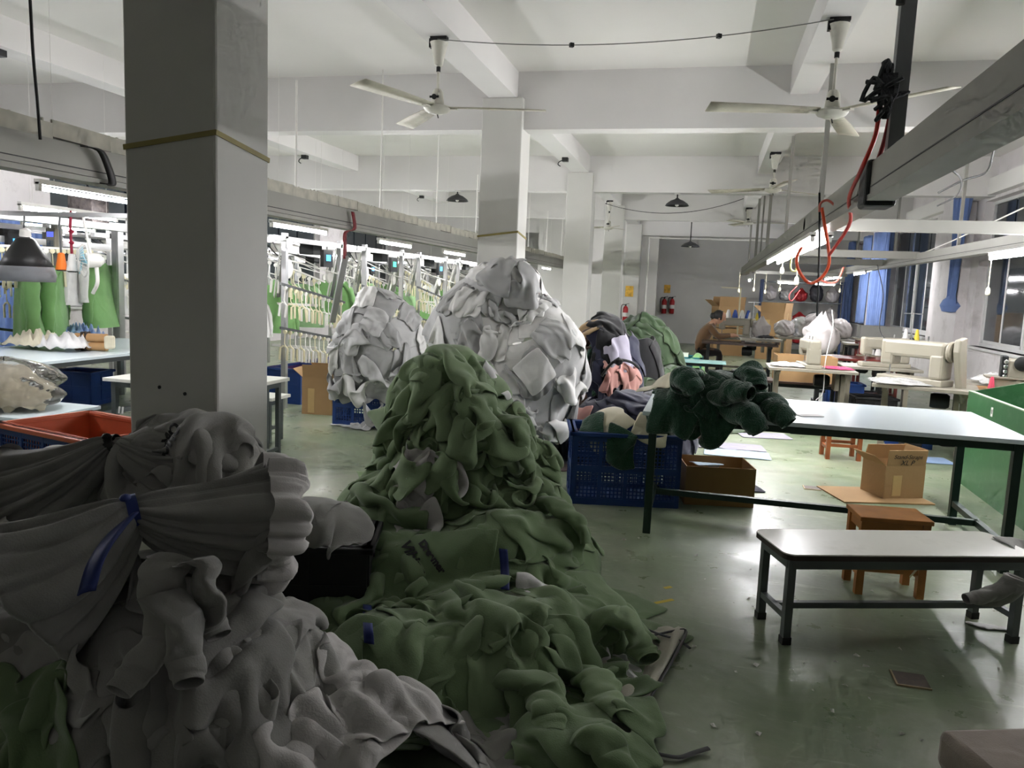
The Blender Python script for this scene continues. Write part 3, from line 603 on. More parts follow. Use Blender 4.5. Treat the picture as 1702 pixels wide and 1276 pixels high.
def camaz(cen): return math.atan2(-cen[1], -cen[0])

# --- grey tied bundles in the foreground
def bundle_half(T, E, w_, hh, seed, k=8, amp=.36, nu=168, nv=30, r0=.2, side=None, sagz=0.03):
    rg = np.random.default_rng(seed); T = np.array(T, float); E = np.array(E, float); d = nrm(E-T); sx = nrm(np.cross(d, (0, 0, 1))); sz = np.cross(sx, d)
    th = np.linspace(0, 2*math.pi, nu, endpoint=False); warp = 1.1*np.sin(th+rg.uniform(0, 6))+.7*np.sin(3*th+rg.uniform(0, 6))+.5*np.sin(5*th+rg.uniform(0, 6))
    G = np.zeros((nu, nv, 3))
    for j in range(nv):
        s = j/(nv-1); rad = r0+(1-r0)*(s**.7); tw = .35*math.sin(s*3+seed)
        f1 = np.abs(np.cos((k*th+warp*1.6)/2+tw)); f2 = np.abs(np.cos(k*th+warp*1.8+tw*2)); fold = (1-amp)+amp*(.5*f1+.5*f2**.8)+.05*np.sin(3*th+4*s+seed)*s
        fold = fold*(1-.04*rg.normal(0, 1)*s) if s > .9 else fold
        c = T+(E-T)*s+np.array([0, 0, -sagz*4*s*(1-s)])
        G[:, j] = c+np.outer(np.cos(th)*w_*rad*fold, sx)+np.outer(np.sin(th)*hh*rad*fold, sz)
    return G, d, sx, sz
def bundle(name, label, T, ends, m, band, group=None, tail=None, seed=1):
    T = np.array(T, float); root = thing(name, label, 'tied bundle', (T[0], T[1], max(0, T[2]-.3)), group=group); allp = []
    for i, (E, w_, hh, lin_) in enumerate(ends):
        G, d, sx, sz = bundle_half(T, E, w_, hh, seed+i*7)
        c = np.array(E, float); cap = [G[:, -1]]
        for s, ins in ((.93, .012), (.86, -.02), (.72, -.05), (.6, -.02), (.45, -.06), (.3, -.03), (.12, -.07)):
            rr = np.random.default_rng(seed+int(s*100)).normal(0, .012, (G.shape[0], 1)); cap.append(c+(G[:, -1]-c)*(s+rr)+d*ins)
        GG = np.concatenate([G, np.stack(cap[1:], 1)], 1); mb = MB(); mb.grid(GG, closeu=True); mb.obj('gathered_cloth', m, root, smooth=180, world=True); allp.append(G.reshape(-1, 3))
        if lin_ is not None:
            rg = np.random.default_rng(seed+31+i); n = G.shape[0]; R = []
            fr = 1+.02*np.sin(np.arange(n)*.55+rg.uniform(0, 6))+.012*np.sin(np.arange(n)*1.3)
            for s, ax, k in ((1.015, -.05, 0), (1.04, -.005, .3), (1.04, .03, .7), (.98, .06, 1), (.86, .075, 1), (.7, .06, 1), (.5, .05, 1)):
                R.append(c+(G[:, -1]-c)*(s*(1+(fr[:, None]-1)*k*1.6))+d*(ax+.02*k*np.sin(np.arange(n)*.23+i)[:, None]))
            mb = MB(); mb.grid(np.stack(R, 1), closeu=True); mb.obj('lining_ends', lin_, root, smooth=180, world=True)
    d = nrm(np.array(ends[0][0])-np.array(ends[-1][0])); sx = nrm(np.cross(d, (0, 0, 1))); sz = np.cross(sx, d); w0 = ends[0][1]*.235; h0 = ends[0][2]*.24
    th = np.linspace(0, 2*math.pi, 25); mb = MB()
    B = np.stack([[T+sx*math.cos(a)*w0*s+sz*math.sin(a)*h0*s+d*o for (o, s) in ((-.016, .96), (-.016, 1.06), (.016, 1.06), (.016, .96))] for a in th[:-1]], 0)
    mb.grid(B, closeu=True); mb.lathe([(.0, -.012), (.014, -.008), (.018, 0), (.012, .01), (0, .014)], 10, T+sz*h0*.98-np.array([0, .02, 0]), cap=False)
    bn = mb.obj('tie_band', band, root, smooth=60, world=True)
    if tail is not None:
        P = spline(tail, 22); tt = np.linspace(0, 1, 22)[:, None]; side = nrm(np.cross(P[-1]-P[0], np.array([0, -1, .4])))
        wv = .012+.016*np.clip(tt*3, 0, 1); G = np.stack([P-side*wv, P-side*wv*.4+np.array([0, -.004, .004]), P+side*wv*.4+np.array([0, -.004, .004]), P+side*wv], 0); mb = MB(); mb.grid(G)
        o = mb.obj('tie_tail', band, bn, smooth=180)
        o.data.transform(Matrix.Translation(-Vector(root.location))); s_ = o.modifiers.new('t', 'SOLIDIFY'); s_.thickness = .004
    return root, np.concatenate(allp)
RNG = np.random.default_rng(101)
FG = Field((-3.3, 1.1, 0), (-.1, 3.25, 1.5), .03)
FG.ell((-1.72, 2.15, .12), (.72, .52, .5)); FG.ell((-2.2, 2.55, .25), (.5, .33, .42)); FG.ell((-1.95, 2.60, .55), (.40, .24, .45)); FG.ell((-1.12, 1.98, 0), (.6, .5, .3)); FG.ell((-2.3, 2.0, 0), (.5, .4, .45)); FG.lump(.03, 4); FG.blk((-2.275, 3.19, 1.0), (.47, .43, 2.6))
gg = 'grey sweatshirts of the foreground heap'
lab_g = 'dark grey marl sweatshirt crumpled low in the big foreground heap'
GJ = []
for k, (x, y, Y, a, cu) in enumerate(((120, 1120, 2.0, .3, .6), (330, 1210, 1.75, -.4, .55), (60, 1000, 2.0, 1.2, .6), (420, 1180, 1.8, .9, .55), (560, 1010, 2.1, .2, .55), (700, 1180, 2.1, -.6, .55), (760, 1230, 1.95, .5, .5), (240, 1230, 1.7, .1, .6), (480, 1060, 2.0, -.9, .5), (300, 1130, 1.85, .6, .5), (150, 960, 2.0, -.3, .55), (420, 1000, 2.05, 1.4, .5), (590, 1040, 2.05, .8, .5), (380, 1090, 1.9, .0, .5), (790, 1180, 2.05, 1.1, .5))):
    GJ.append((FG.surf(EYE*.45+np.array(AT(x, y, Y=Y))*.55, RAY(x, y)), a, (cu, .85)))
for k in range(0, 15, 3): lay_many(FG, GJ[k:k+3], ('shirt', (.62, .62))[(k//3) % 2], .036, GREY, 'sweatshirt', lab_g, gg, thick=.009)
b1, P1 = bundle('sweatshirt_bundle', 'grey sweatshirts gathered by a blue band with pale lining ends', AT(222, 852, Y=2.02),
    ((AT(450, 868, Y=2.30), .22, .23, LINING), (AT(35, 985, Y=1.80), .24, .27, None)), GREY[0], BLUEBAND, seed=3,
    tail=[AT(225, 852, Y=1.96), AT(190, 885, Y=1.86), AT(160, 930, Y=1.74), AT(143, 985, Y=1.66)])
FG.splat(P1, .01)
b2, P2 = bundle('sweatshirt_bundle', 'grey sweatshirts tied with a black band, lying against the column', AT(188, 738, Y=2.42),
    ((AT(300, 775, Y=2.52), .18, .14, None), (AT(45, 832, Y=2.36), .24, .22, LINING)), GREY[1], BLACKBAND, seed=11)
FG.splat(P2, .01)
for k, (x, y, Y, a, cu, mi) in enumerate(((390, 790, 2.6, .7, .55, 1), (250, 740, 2.6, .2, .5, 0), (330, 715, 2.62, .2, .5, 0), (350, 765, 2.5, -.2, .48, 2), (300, 735, 2.5, -.1, .6, 2))):
    c = FG.surf(np.array(AT(x, y, Y=Y))+np.array([0, -.3, .35]), (0, .5, -.6))
    o = lay(FG, c, ('shirt', (.6, .5))[k % 2], .034, a, (cu, .8), GREY[mi], 'sweatshirt', ['grey sweatshirt slumped between the two tied bundles', 'grey sweatshirt behind the black band of the rear bundle', 'grey marl sweatshirt spread highest on the foreground heap', 'rumpled grey sweatshirt below the highest one by the column', 'grey sweatshirt with black chest lettering on the foreground heap'][k], None, thick=.009)
    if k == 4: let_grey = o
for k, (x, y, Y, a, cu) in enumerate(((255, 960, 1.8, .1, .55), (350, 930, 1.9, .4, .5), (110, 1110, 1.75, 1.0, .55))):
    c = FG.surf(EYE*.45+np.array(AT(x, y, Y=Y))*.55, RAY(x, y))
    o = lay(FG, c, (.4, .5), .03, a, (cu, .9), GREY[k % 3], 'sweatshirt', ['grey sweatshirt hanging below the blue band with two loose sleeves', 'grey sweatshirt folded under the pale lining ends', 'shadowed grey sweatshirt lowest at the left of the heap'][k], None, thick=.009)
    if k < 2:
        s0 = [AT(275, 900, Y=1.80), AT(345, 905, Y=1.86)][k]; sleeve(FG, s0, [(.02, -.25, -1), (.12, -.2, -1)][k], [.34, .28][k], .062, GREY[2-k], o, seed=40+k, flat=.5)
        if k == 0: sleeve(FG, AT(300, 990, Y=1.76), (-.1, -.2, -1), .24, .06, GREY[0], o, seed=47)
for k, (x, y, Y, a, sz) in enumerate(((520, 1230, 1.72, .05, (.42, .4)), (600, 1170, 1.78, -.25, (.55, .34)), (590, 1110, 1.86, -.2, (.5, .3)), (650, 1150, 1.84, -.45, (.6, .26)), (480, 1250, 1.66, .2, (.34, .3)))):
    c = FG.surf(EYE*.5+np.array(AT(x, y, Y=Y))*.5, RAY(x, y))
    lay(FG, c, sz, .026, a, (.72, .93), LINING, 'lining_panel', 'pale grey inside-out lining fanned at the bottom of the foreground heap', 'pale linings at the foot of the grey heap', 'fabric', thick=.006, wave=.012)
for k, (x, y, Y, a) in enumerate(((40, 1180, 1.72, .2), (60, 1250, 1.6, .8))):
    c = FG.surf(EYE*.45+np.array(AT(x, y, Y=Y))*.55, RAY(x, y)); lay(FG, c, (.5, .45), .032, a, (.5, .8), GREEN[k], 'sweatshirt', 'sage green sweatshirt in the bottom left corner beside the grey heap', 'green garments in the left corner', thick=.009)

# --- the sage green heap
G0 = (-1.32, 4.2)
RNG = np.random.default_rng(23)
FN = Field((-2.7, 1.9, 0), (.4, 5.4, 1.6), .031)
FN.ell((-1.36, 4.2, .62), (.34, .36, .60)); FN.ell((-1.32, 4.15, .2), (.62, .58, .56)); FN.ell((-1.15, 3.8, .05), (.8, .62, .4)); FN.ell((-1.0, 3.3, 0), (.62, .8, .26)); FN.ell((-1.9, 4.7, .1), (.55, .5, .5)); FN.lump(.055, 5)
ca = camaz(G0); lab_n = 'sage green sweatshirt piled in the tall green heap beside the walkway'; gn = 'sage green sweatshirts of the central heap'
SPOT = []
for z, n_, r_ in ((.15, 9, 2.1), (.5, 8, 1.6), (.85, 7, 1.4), (1.15, 4, 1.2)):
    for k in range(n_): SPOT.append((ca-1.75+3.5*(k+.5*(z > .3))/max(1, n_-1), z, r_, .75, .9))          # broad under-layer
for i, z in enumerate(np.linspace(.12, 1.25, 18)): SPOT.append((ca+(i % 3-1)*.85+RNG.uniform(-.3, .3), z, 1.8, RNG.uniform(.42, .55), .82))
def okspot(c): return c[0] < -.3 and c[1] > 2.5
def spot(az, z, r_): return ring(FN, (G0[0]+(.35 if z < .35 else 0), G0[1]-(.7 if z < .35 else 0)), az, z+.12, r_)
for row in (SPOT[0:9], SPOT[9:17], SPOT[17:24], SPOT[24:28]):
    for par in (0, 1): lay_many(FN, [(spot(az, z, r_), RNG.uniform(-.8, .8), (cu, cv)) for (az, z, r_, cu, cv) in row[par::2] if okspot(spot(az, z, r_))], (.7, .66), .05, GREEN, 'sweatshirt', lab_n, gn, thick=.009, steps=26, selfc=False)
rnd = SPOT[28:]
for k in range(0, 18, 3): lay_many(FN, [(spot(az, z, r_), RNG.uniform(-1.1, 1.1), (cu, cv)) for (az, z, r_, cu, cv) in rnd[k:k+3] if okspot(spot(az, z, r_))] or [(spot(ca, .6, 1.6), .3, (.5, .8))], 'shirt', .038, GREEN, 'sweatshirt', lab_n, gn, thick=.009)
def facing(F, x, y, Y, back=.55): return F.surf(EYE*back+np.array(AT(x, y, Y=Y))*(1-back), RAY(x, y))
for k, (x, y, Y, sz, a, comp) in enumerate(((710, 770, 3.75, (.46, .3), .15, (.62, .9)), (690, 810, 3.7, (.42, .26), -.1, (.6, .9)), (700, 850, 3.68, (.34, .26), .3, (.6, .9)), (680, 745, 3.75, (.38, .2), -.2, (.6, .9)))):
    lay(FN, facing(FN, x, y, Y), sz, .028, a, comp, LINING, 'lining_panel', 'crumpled pale lining bulging from the middle of the green heap', 'pale linings in the green heap', 'fabric', thick=.006)
for k, (x, y, Y, sz, a, lb) in enumerate(((918, 985, 3.5, (.2, .42), .15, 'white crumpled lining strip hanging down the right of the green heap'), (1045, 1120, 2.95, (.3, .28), .5, 'white crumpled lining lying at the green heap foot on the sack'), (820, 620, 4.0, (.2, .26), .2, 'white lining showing near the crest of the green heap'))):
    lay(FN, facing(FN, x, y, Y), sz, .024, a, (.55, .9), WLIN, 'lining_panel', lb, None, 'fabric', thick=.005)
TOP = [(760, 640, 3.9, .2, .5), (700, 660, 3.85, -.5, .5), (820, 690, 3.8, .6, .48), (640, 690, 3.9, .9, .5), (740, 600, 4.05, -.2, .5), (870, 800, 3.75, .8, .5), (900, 880, 3.7, 1.0, .5), (780, 730, 3.7, -.2, .5), (630, 850, 3.75, 1.3, .55), (950, 1010, 3.4, .7, .5), (850, 1090, 3.0, .2, .5), (720, 1050, 3.1, -.3, .5), (960, 1130, 2.9, .5, .5), (600, 1000, 3.1, .1, .5), (900, 1200, 2.6, .2, .5), (960, 1215, 2.55, -.4, .55), (560, 940, 3.3, .5, .5), (800, 1000, 3.3, 1.1, .45)]
for k, (x, y, Y, a, cu) in enumerate(TOP):
    o = lay(FN, facing(FN, x, y, Y), 'shirt' if k % 2 else (.6, .6), .037, a, (cu-.03, .78), GREEN[(k+1) % 3], 'sweatshirt', lab_n, gn, thick=.01, bend=.7)
    if k in (2, 5, 7, 9, 10, 12, 14):
        j = (2, 5, 7, 9, 10, 12, 14, 17, 11).index(k); xx, yy = x+[20, 30, -10, 40, 10, 30, 60, -60, 40][j], y+[0, 30, 10, 10, 20, 0, 20, -20, -10][j]
        s0 = facing(FN, xx, yy, Y); sleeve(FN, s0, [(.5, -.3, -.6), (.5, -.2, -.8), (-.1, -.5, -.8), (.7, -.3, -.4), (.8, -.4, -.1), (.7, -.5, -.2), (.7, -.5, -.1), (.9, -.1, .1), (-.7, -.5, -.1)][j], .34+.03*(j % 3), .078, GREEN[(k+2) % 3], o, seed=60+j, flat=.5)
o = lay(FN, facing(FN, 720, 950, 3.5), (.62, .56), .036, .1, (.9, .96), GREEN[1], 'sweatshirt', 'smooth green sweatshirt with black chest lettering on the heap front', None, thick=.01, wave=.008); let_green = o
for k, (x, y, Y) in enumerate(((838, 940, 3.52), (612, 1030, 2.75))):
    P = spline([facing(FN, x, y-30, Y), facing(FN, x+2, y, Y), facing(FN, x+4, y+35, Y)], 14); P[:, 1] -= .012; G = np.stack([P+np.array([dx, 0, 0]) for dx in (-.02, -.007, .007, .02)], 0)
    mb = MB(); mb.grid(G); o = mb.obj('tie_band', BLUEBAND, None, smooth=180); o.modifiers.new('t', 'SOLIDIFY').thickness = .004
    tag(o, ['dark blue tie band dangling on the right of the green heap', 'bright blue tie band between grey and green heaps'][k], 'tie band')

relabel([o for o in bpy.data.objects if o.get('group') == gn], G0, 1.3, 'sage green sweatshirt', 'of the tall green heap')
relabel([o for o in bpy.data.objects if o.get('group') == gg], (-1.7, 2.2), .9, 'dark grey marl sweatshirt', 'of the big foreground heap')
# ---------------------------------------------------------------- heaps further back
def underlay(F, cen, rows, mats, label, group, name='garment', cat='garment', kind=(.6, .5), h=.05):
    ca_ = camaz(cen)
    for (z, n_, r_) in rows:
        for par in (0, 1):
            J = [(ring(F, cen, ca_-2.0+4.0*(i+.5)/n_, z, r_), RNG.uniform(-.4, .4), (.82, .92)) for i in range(par, n_, 2)]
            if J: lay_many(F, J, kind, h, mats, name, label, group, cat, steps=24, selfc=False, late=1.3, grav=.5, iters=2)
def heap(F, cen, rows, mats, h, label, group, name='garment', cat='garment', kinds=('shirt', (.55, .5)), comp=(.5, .8), sub=1, thick=.007, spread=1.5, batch=3, steps=32, bend=1.0):
    ca_ = camaz(cen); k = 0; jobs = []
    for (z, n_, r_) in rows:
        for i in range(n_): jobs.append((ca_-spread+2*spread*((i+.5)/n_)+RNG.uniform(-.2, .2), z+RNG.uniform(-.05, .05), r_))
    for i in range(0, len(jobs), batch):
        J = [(ring(F, cen, a, z, r_), RNG.uniform(-1.0, 1.0), (comp[0]+RNG.uniform(-.08, .08), comp[1])) for (a, z, r_) in jobs[i:i+batch]]
        lay_many(F, J, kinds[(i//batch) % len(kinds)], h, [mats[(i+j) % len(mats)] for j in range(batch)], name, label, group, cat, thick=thick, sub=sub, steps=steps, bend=bend, iters=3)
def ystep(rows): return rows
# main white heap
RNG = np.random.default_rng(31)
WC = (-1.84, 7.0)
FWH = Field((-3.2, 5.8, 0), (-.5, 8.3, 2.3), .04)
FWH.ell((-1.86, 7.0, .55), (.70, .6, .68)); FWH.ell((-1.95, 7.0, 1.15), (.56, .48, .45)); FWH.ell((-1.75, 7.0, 1.5), (.34, .34, .36)); FWH.ell((-1.5, 6.9, .95), (.42, .4, .6)); FWH.lump(.05, 4)
underlay(FWH, WC, ((.3, 7, 1.5), (.7, 7, 1.5), (1.05, 6, 1.4), (1.4, 5, 1.1), (1.7, 4, .9)), [WHITE[1], WHITE[0]], 'white jersey piece', 'white pieces of the tall pile')
heap(FWH, WC, ((.25, 4, 1.5), (.5, 6, 1.5), (.8, 6, 1.5), (1.05, 6, 1.4), (1.3, 5, 1.2), (1.55, 5, 1.0), (1.85, 4, .8)), [WHITE[0], WHITE[1], WHITE[0], WHITE[2]], .036, 'white jersey piece heaped in the tallest white pile before the second column', 'white pieces of the tall pile', kinds=((.52, .46), (.6, .36)), comp=(.45, .78), bend=.3, batch=4)
for k, (x, y, Y) in enumerate(((845, 430, 6.6), (870, 460, 6.55), (820, 440, 6.6))):
    lay(FWH, FWH.surf(EYE*.4+np.array(AT(x, y, Y=Y))*.6, RAY(x, y)), (.5, .42), .036, .5*k, (.45, .8), WHITE[2], 'garment', 'darker grey piece crumpled on the crest of the tallest white pile', 'grey crest pieces', 'garment')
lay(FWH, FWH.surf(EYE*.4+np.array(AT(890, 605, Y=6.4))*.6, RAY(890, 605)), (.34, .34), .04, .78, (.95, .97), WHITE[0], 'garment', 'flat square white panel hanging on the front of the tall pile', None, 'garment', wave=.004)
# second white heap on its crate
FW2 = Field((-4.5, 7.0, 0), (-2.5, 9.0, 1.9), .042)
FW2.blk((-3.62, 8.1, .24), (.62, .5, .48)); FW2.ell((-3.5, 8.0, .85), (.48, .42, .55)); FW2.ell((-3.45, 8.0, 1.2), (.32, .3, .3)); FW2.lump(.03, 4)
underlay(FW2, (-3.5, 8.0), ((.6, 6, 1.2), (.9, 5, 1.2), (1.2, 5, 1.0), (1.45, 3, .8)), [WHITE[2], WHITE[1]], 'pale grey jersey piece', 'pale pieces of the left pile', kind=(.5, .42))
heap(FW2, (-3.5, 8.0), ((.5, 5, 1.2), (.72, 5, 1.2), (.95, 5, 1.2), (1.15, 4, 1.2), (1.3, 3, 1.0), (1.5, 2, .8)), [WHITE[1], WHITE[2], WHITE[0], WHITE[2]], .036, 'pale grey jersey piece heaped over the crate left of the tall pile', 'pale pieces of the left pile', kinds=((.44, .4), (.52, .34)), comp=(.45, .78), bend=.3, batch=4)
relabel([o for o in bpy.data.objects if o.get('group') == 'white pieces of the tall pile'], WC, 1.95, 'white jersey piece', 'of the tall white pile')
relabel([o for o in bpy.data.objects if o.get('group') == 'pale pieces of the left pile'], (-3.5, 8.0), 1.6, 'pale grey jersey piece', 'of the crate pile')
# mixed dark heap behind the white pile
RNG = np.random.default_rng(47)
FD = Field((-1.9, 6.4, 0), (.3, 10.2, 1.7), .045)
FD.ell((-1.02, 8.6, .5), (.36, .4, .85)); FD.ell((-.80, 9.4, .5), (.33, .35, .8)); FD.ell((-.65, 7.4, .15), (.62, .5, .5)); FD.ell((-.35, 9.0, .1), (.5, .5, .4)); FD.lump(.03, 3)
def put(F, x, y, Y, kind, h, a, comp, m, label, name='garment', cat='garment', group=None, **kw): return lay(F, F.surf(EYE*.3+np.array(AT(x, y, Y=Y))*.7, RAY(x, y)), kind, h, a, comp, m, name, label, group, cat, **kw)
underlay(FD, (-1.02, 8.6), ((.3, 5, 1.0), (.7, 5, .9), (1.05, 4, .8)), [BROWN, NAVY], 'dark brown or navy fleece forming the mixed dark heap', 'dark fleeces of the mixed heap')
underlay(FD, (-.8, 9.4), ((.5, 4, .9), (.95, 4, .8)), [BLK], 'black garment under the heap by the fourth column', 'black garments of the far heap')
underlay(FD, (-.65, 7.4), ((.2, 6, 1.1), (.45, 5, 1.0)), [NAVY], 'navy garment at the base of the pink bundle', 'navy garments under the pink bundle')
for a in ((975, 640, 8.3, BROWN, 'dark brown fleece low in the mixed dark heap'), (965, 560, 8.3, BROWN, 'brown fleece in the middle of the mixed dark heap'), (985, 600, 8.3, DGREEN, 'dark green fleece peeping from the mixed dark heap'), (1005, 560, 8.3, NAVY, 'navy garment draped behind the tan fleece'), (960, 515, 8.4, NAVY, 'navy garment on the crest of the mixed dark heap'), (972, 545, 8.2, TAN, 'tan fleece hood draped on the mixed dark heap'), (1010, 530, 9.1, BLK, 'black garment topping the heap beside the fourth column'), (1005, 580, 9.1, BLK, 'black garment hanging down beside the lavender bundle'), (1025, 590, 9.0, LAV, 'lavender grey bundle between the black heap and olive pile'), (975, 660, 7.0, NAVY, 'navy garment left under the pink bundle'), (1010, 680, 6.95, NAVY, 'navy garment under the middle of the pink bundle'), (1060, 665, 7.0, NAVY, 'navy garment right under the pink bundle'), (1000, 625, 7.1, NAVY, 'navy garment just behind the pink bundle')):
    put(FD, a[0], a[1], a[2], (.62, .6), .04, RNG.uniform(-1, 1), (.5, .8), a[3], a[4], bend=.5)
for k, (x, y) in enumerate(((1010, 612), (1040, 612), (1015, 640), (1045, 640))): put(FD, x, y, 7.0, (.5, .4), .032, .4*k, (.45, .8), PINK, 'salmon pink piece of the tied pink bundle', group='salmon pink pieces', bend=.4)
put(FD, 965, 690, 6.7, (.3, .3), .04, .2, (.5, .9), PINK, 'small salmon pink piece left of the navy garments')
P = spline([AT(1000, 625, Y=6.55), AT(1015, 605, Y=6.6), AT(1030, 598, Y=6.6), AT(1050, 602, Y=6.7), AT(1062, 612, Y=6.75)], 14)
mb = MB().tube(P, .012, 6); mb.lathe([(0, -.04), (.035, -.02), (.04, .01), (0, .035)], 9, AT(1028, 600, Y=6.55), cap=False); tag(mb.obj('tie_band', BLACKBAND, None), 'knotted black band on the pink bundle', 'tie band')
# olive pile, lime stack
FO = Field((-2.2, 10.6, 0), (.6, 13.6, 1.7), .05); FO.ell((-.95, 12.0, .35), (.62, .6, .85)); FO.ell((-.7, 11.6, .1), (.9, .6, .45)); FO.lump(.04, 4)
underlay(FO, (-.95, 12.0), ((.25, 7, 1.7), (.6, 6, 1.5), (.95, 5, 1.3), (1.2, 4, 1.0)), OLIVE, 'olive', 'olive green garments', kind=(.7, .6))
heap(FO, (-.95, 12.0), ((.2, 5, 1.7), (.5, 5, 1.5), (.8, 4, 1.4), (1.1, 3, 1.2), (1.3, 2, 1.0)), OLIVE, .045, 'olive green garment in the far pile beyond the pink bundle', 'olive green garments', kinds=((.5, .5), (.6, .45)), comp=(.48, .8), bend=.5)
FL = Field((-1.2, 12.6, 0), (.6, 14.6, 1.2), .05); FL.blk((-.38, 13.6, .3), (.7, .5, .6)); heap(FL, (-.38, 13.6), ((.65, 3, .9), (.8, 3, .9)), [NEON, fab('white_striped', (220, 232, 214)), NEON], .05, 'lime striped garment stacked on the teal crate', 'lime striped garments', kinds=((.45, .4),), comp=(.5, .8))
relabel([o for o in bpy.data.objects if o.get('group') == 'olive green garments'], (-.95, 12.0), 1.4, 'olive green garment', 'of the far olive pile')
# purple heap under the far tables
FP = Field((.2, 10.2, 0), (1.8, 12.6, .9), .05); FP.ell((.75, 11.4, .1), (.42, .4, .35)); FP.ell((1.0, 11.3, .1), (.35, .3, .3))
for k, (x, y) in enumerate(((1235, 612), (1262, 605), (1220, 600))): put(FP, x, y, 11.2, (.6, .5), .05, .5*k, (.5, .8), PURP, 'deep purple garment heaped under the far tables', group='purple garments')

# ---------------------------------------------------------------- crates
def crate(label, loc, rz, L, W_, H_, m, rim=None, inner=None, mesh=True, name='plastic_crate', group=None, slots=8):
    root = thing(name, label, 'crate', loc, rz, group); t = .012
    rimm = rim or m
    MB().ext(-L/2, L/2, -W_/2, W_/2, 0, t).obj('crate_floor', m, root, smooth=0)
    for sx, sy in ((0, -1), (0, 1), (-1, 0), (1, 0)):
        mb = MB(); ln = L if sx == 0 else W_
        def seg(a0, a1, z0, z1, tt=t):
            if sx == 0: mb.ext(a0, a1, sy*W_/2-tt/2, sy*W_/2+tt/2, z0, z1)
            else: mb.ext(sx*L/2-tt/2, sx*L/2+tt/2, a0, a1, z0, z1)
        for (z0, z1) in ((0, .05), (H_*.45, H_*.45+.05), (H_-.07, H_)): seg(-ln/2, ln/2, z0, z1, t*1.4)
        nb = max(2, int(ln/.2))
        for i in range(nb+1): a = -ln/2+i*(ln-.03)/nb; seg(a, a+.03, 0, H_, t*1.6)
        if mesh:
            n = int(ln/.028)
            for i in range(n): a = -ln/2+i*ln/n; seg(a, a+.010, .05, H_-.07, t*.5)
            nz = int((H_-.12)/.028)
            for i in range(nz): z = .05+i*(H_-.12)/nz; seg(-ln/2, ln/2, z, z+.009, t*.5)
        else: seg(-ln/2, ln/2, 0, H_, t*.6)
        mb.obj('crate_side', m, root, smooth=0)
    r = MB(); e = .03
    for s in (-1, 1): r.ext(-L/2-e, L/2+e, s*W_/2-e, s*W_/2+e, H_-.03, H_); r.ext(s*L/2-e, s*L/2+e, -W_/2-e, W_/2+e, H_-.03, H_)
    r.obj('rim', rimm, root, smooth=0, bevel=.006)
    if inner:
        i_ = MB(); q = .022
        for s in (-1, 1): i_.ext(-L/2+q, L/2-q, s*(W_/2-q)-.004, s*(W_/2-q)+.004, .02, H_+.005); i_.ext(s*(L/2-q)-.004, s*(L/2-q)+.004, -W_/2+q, W_/2-q, .02, H_+.005)
        i_.ext(-L/2+q, L/2-q, -W_/2+q, W_/2-q, .02, .028); i_.obj('inner_liner', inner, root, smooth=0)
    return root
M_blue = mat('blue_crate_plastic', hexc(24, 58, 120), .45, var=.1); M_purp = mat('purple_liner', hexc(74, 40, 90), .5); M_oran = mat('orange_liner', hexc(186, 92, 58), .5, var=.08); M_lbl = mat('light_blue_crate_plastic', hexc(70, 140, 190), .45)
crate('dark blue crate overflowing with fleece beside the work table', (-.56, 6.02, 0), math.atan2(.29, .71)*.55, .80, .52, .55, M_blue)
FB = Field((-1.4, 5.2, 0), (.4, 6.9, 1.3), .035); FB.blk((-.56, 6.02, .28), (.74, .5, .52)); FB.ell((-.56, 6.0, .5), (.36, .24, .2))
for a in ((960, 705, 5.8, BROWN, 'brown fleece at the left of the blue crate', (.45, .4)), (1010, 695, 5.8, CREAMF, 'cream fleece flopping over the blue crate rim', (.42, .4)), (1080, 705, 5.85, CREAMF, 'cream fleece at the right of the blue crate', (.34, .3)), (985, 700, 5.8, DGREEN, 'small dark green fleece between the brown and cream ones', (.25, .25)), (1035, 725, 5.75, DGREEN, 'dark green fleece hanging over the front of the blue crate', (.28, .36)), (1095, 700, 5.9, DGREEN, 'dark green fleece in the right corner of the blue crate', (.3, .3))):
    put(FB, a[0], a[1], a[2], a[5], .034, RNG.uniform(-.8, .8), (.55, .85), a[4-1], a[4], name='fleece')
crate('blue crate with an orange liner left of the near column', (-3.82, 4.2, 0), -.25, .95, .62, .6, M_blue, rim=M_oran, inner=M_oran)
crate('blue crate under the pale grey pile', (-3.62, 8.1, 0), .1, .66, .5, .45, M_blue, mesh=True)
for k, (x, y, m_) in enumerate(((-5.15, 9.28, M_blue), (-5.15, 10.42, M_blue), (-5.15, 11.5, M_blue))):
    crate('blue and purple crate under the hanging clips', (x, y, 0), 1.5, .75, .5, .45, M_blue, inner=M_purp, mesh=False, group='crates below the hanger rails')
crate('teal crate under the lime garments', (-.38, 13.6, 0), 0, .7, .5, .55, mat('teal_plastic', hexc(30, 110, 116), .5), mesh=False)
crate('light blue crate with an orange rim behind the left work table', (-6.55, 8.6, 0), .1, .6, .45, .5, M_lbl, rim=mat('red_orange_rim', hexc(226, 70, 40), .45), inner=mat('red_orange_rim', hexc(226, 70, 40), .45), mesh=False)
crate('dark blue crate beneath the left work table', (-7.2, 7.8, 0), .1, .5, .4, .4, M_blue, mesh=False)

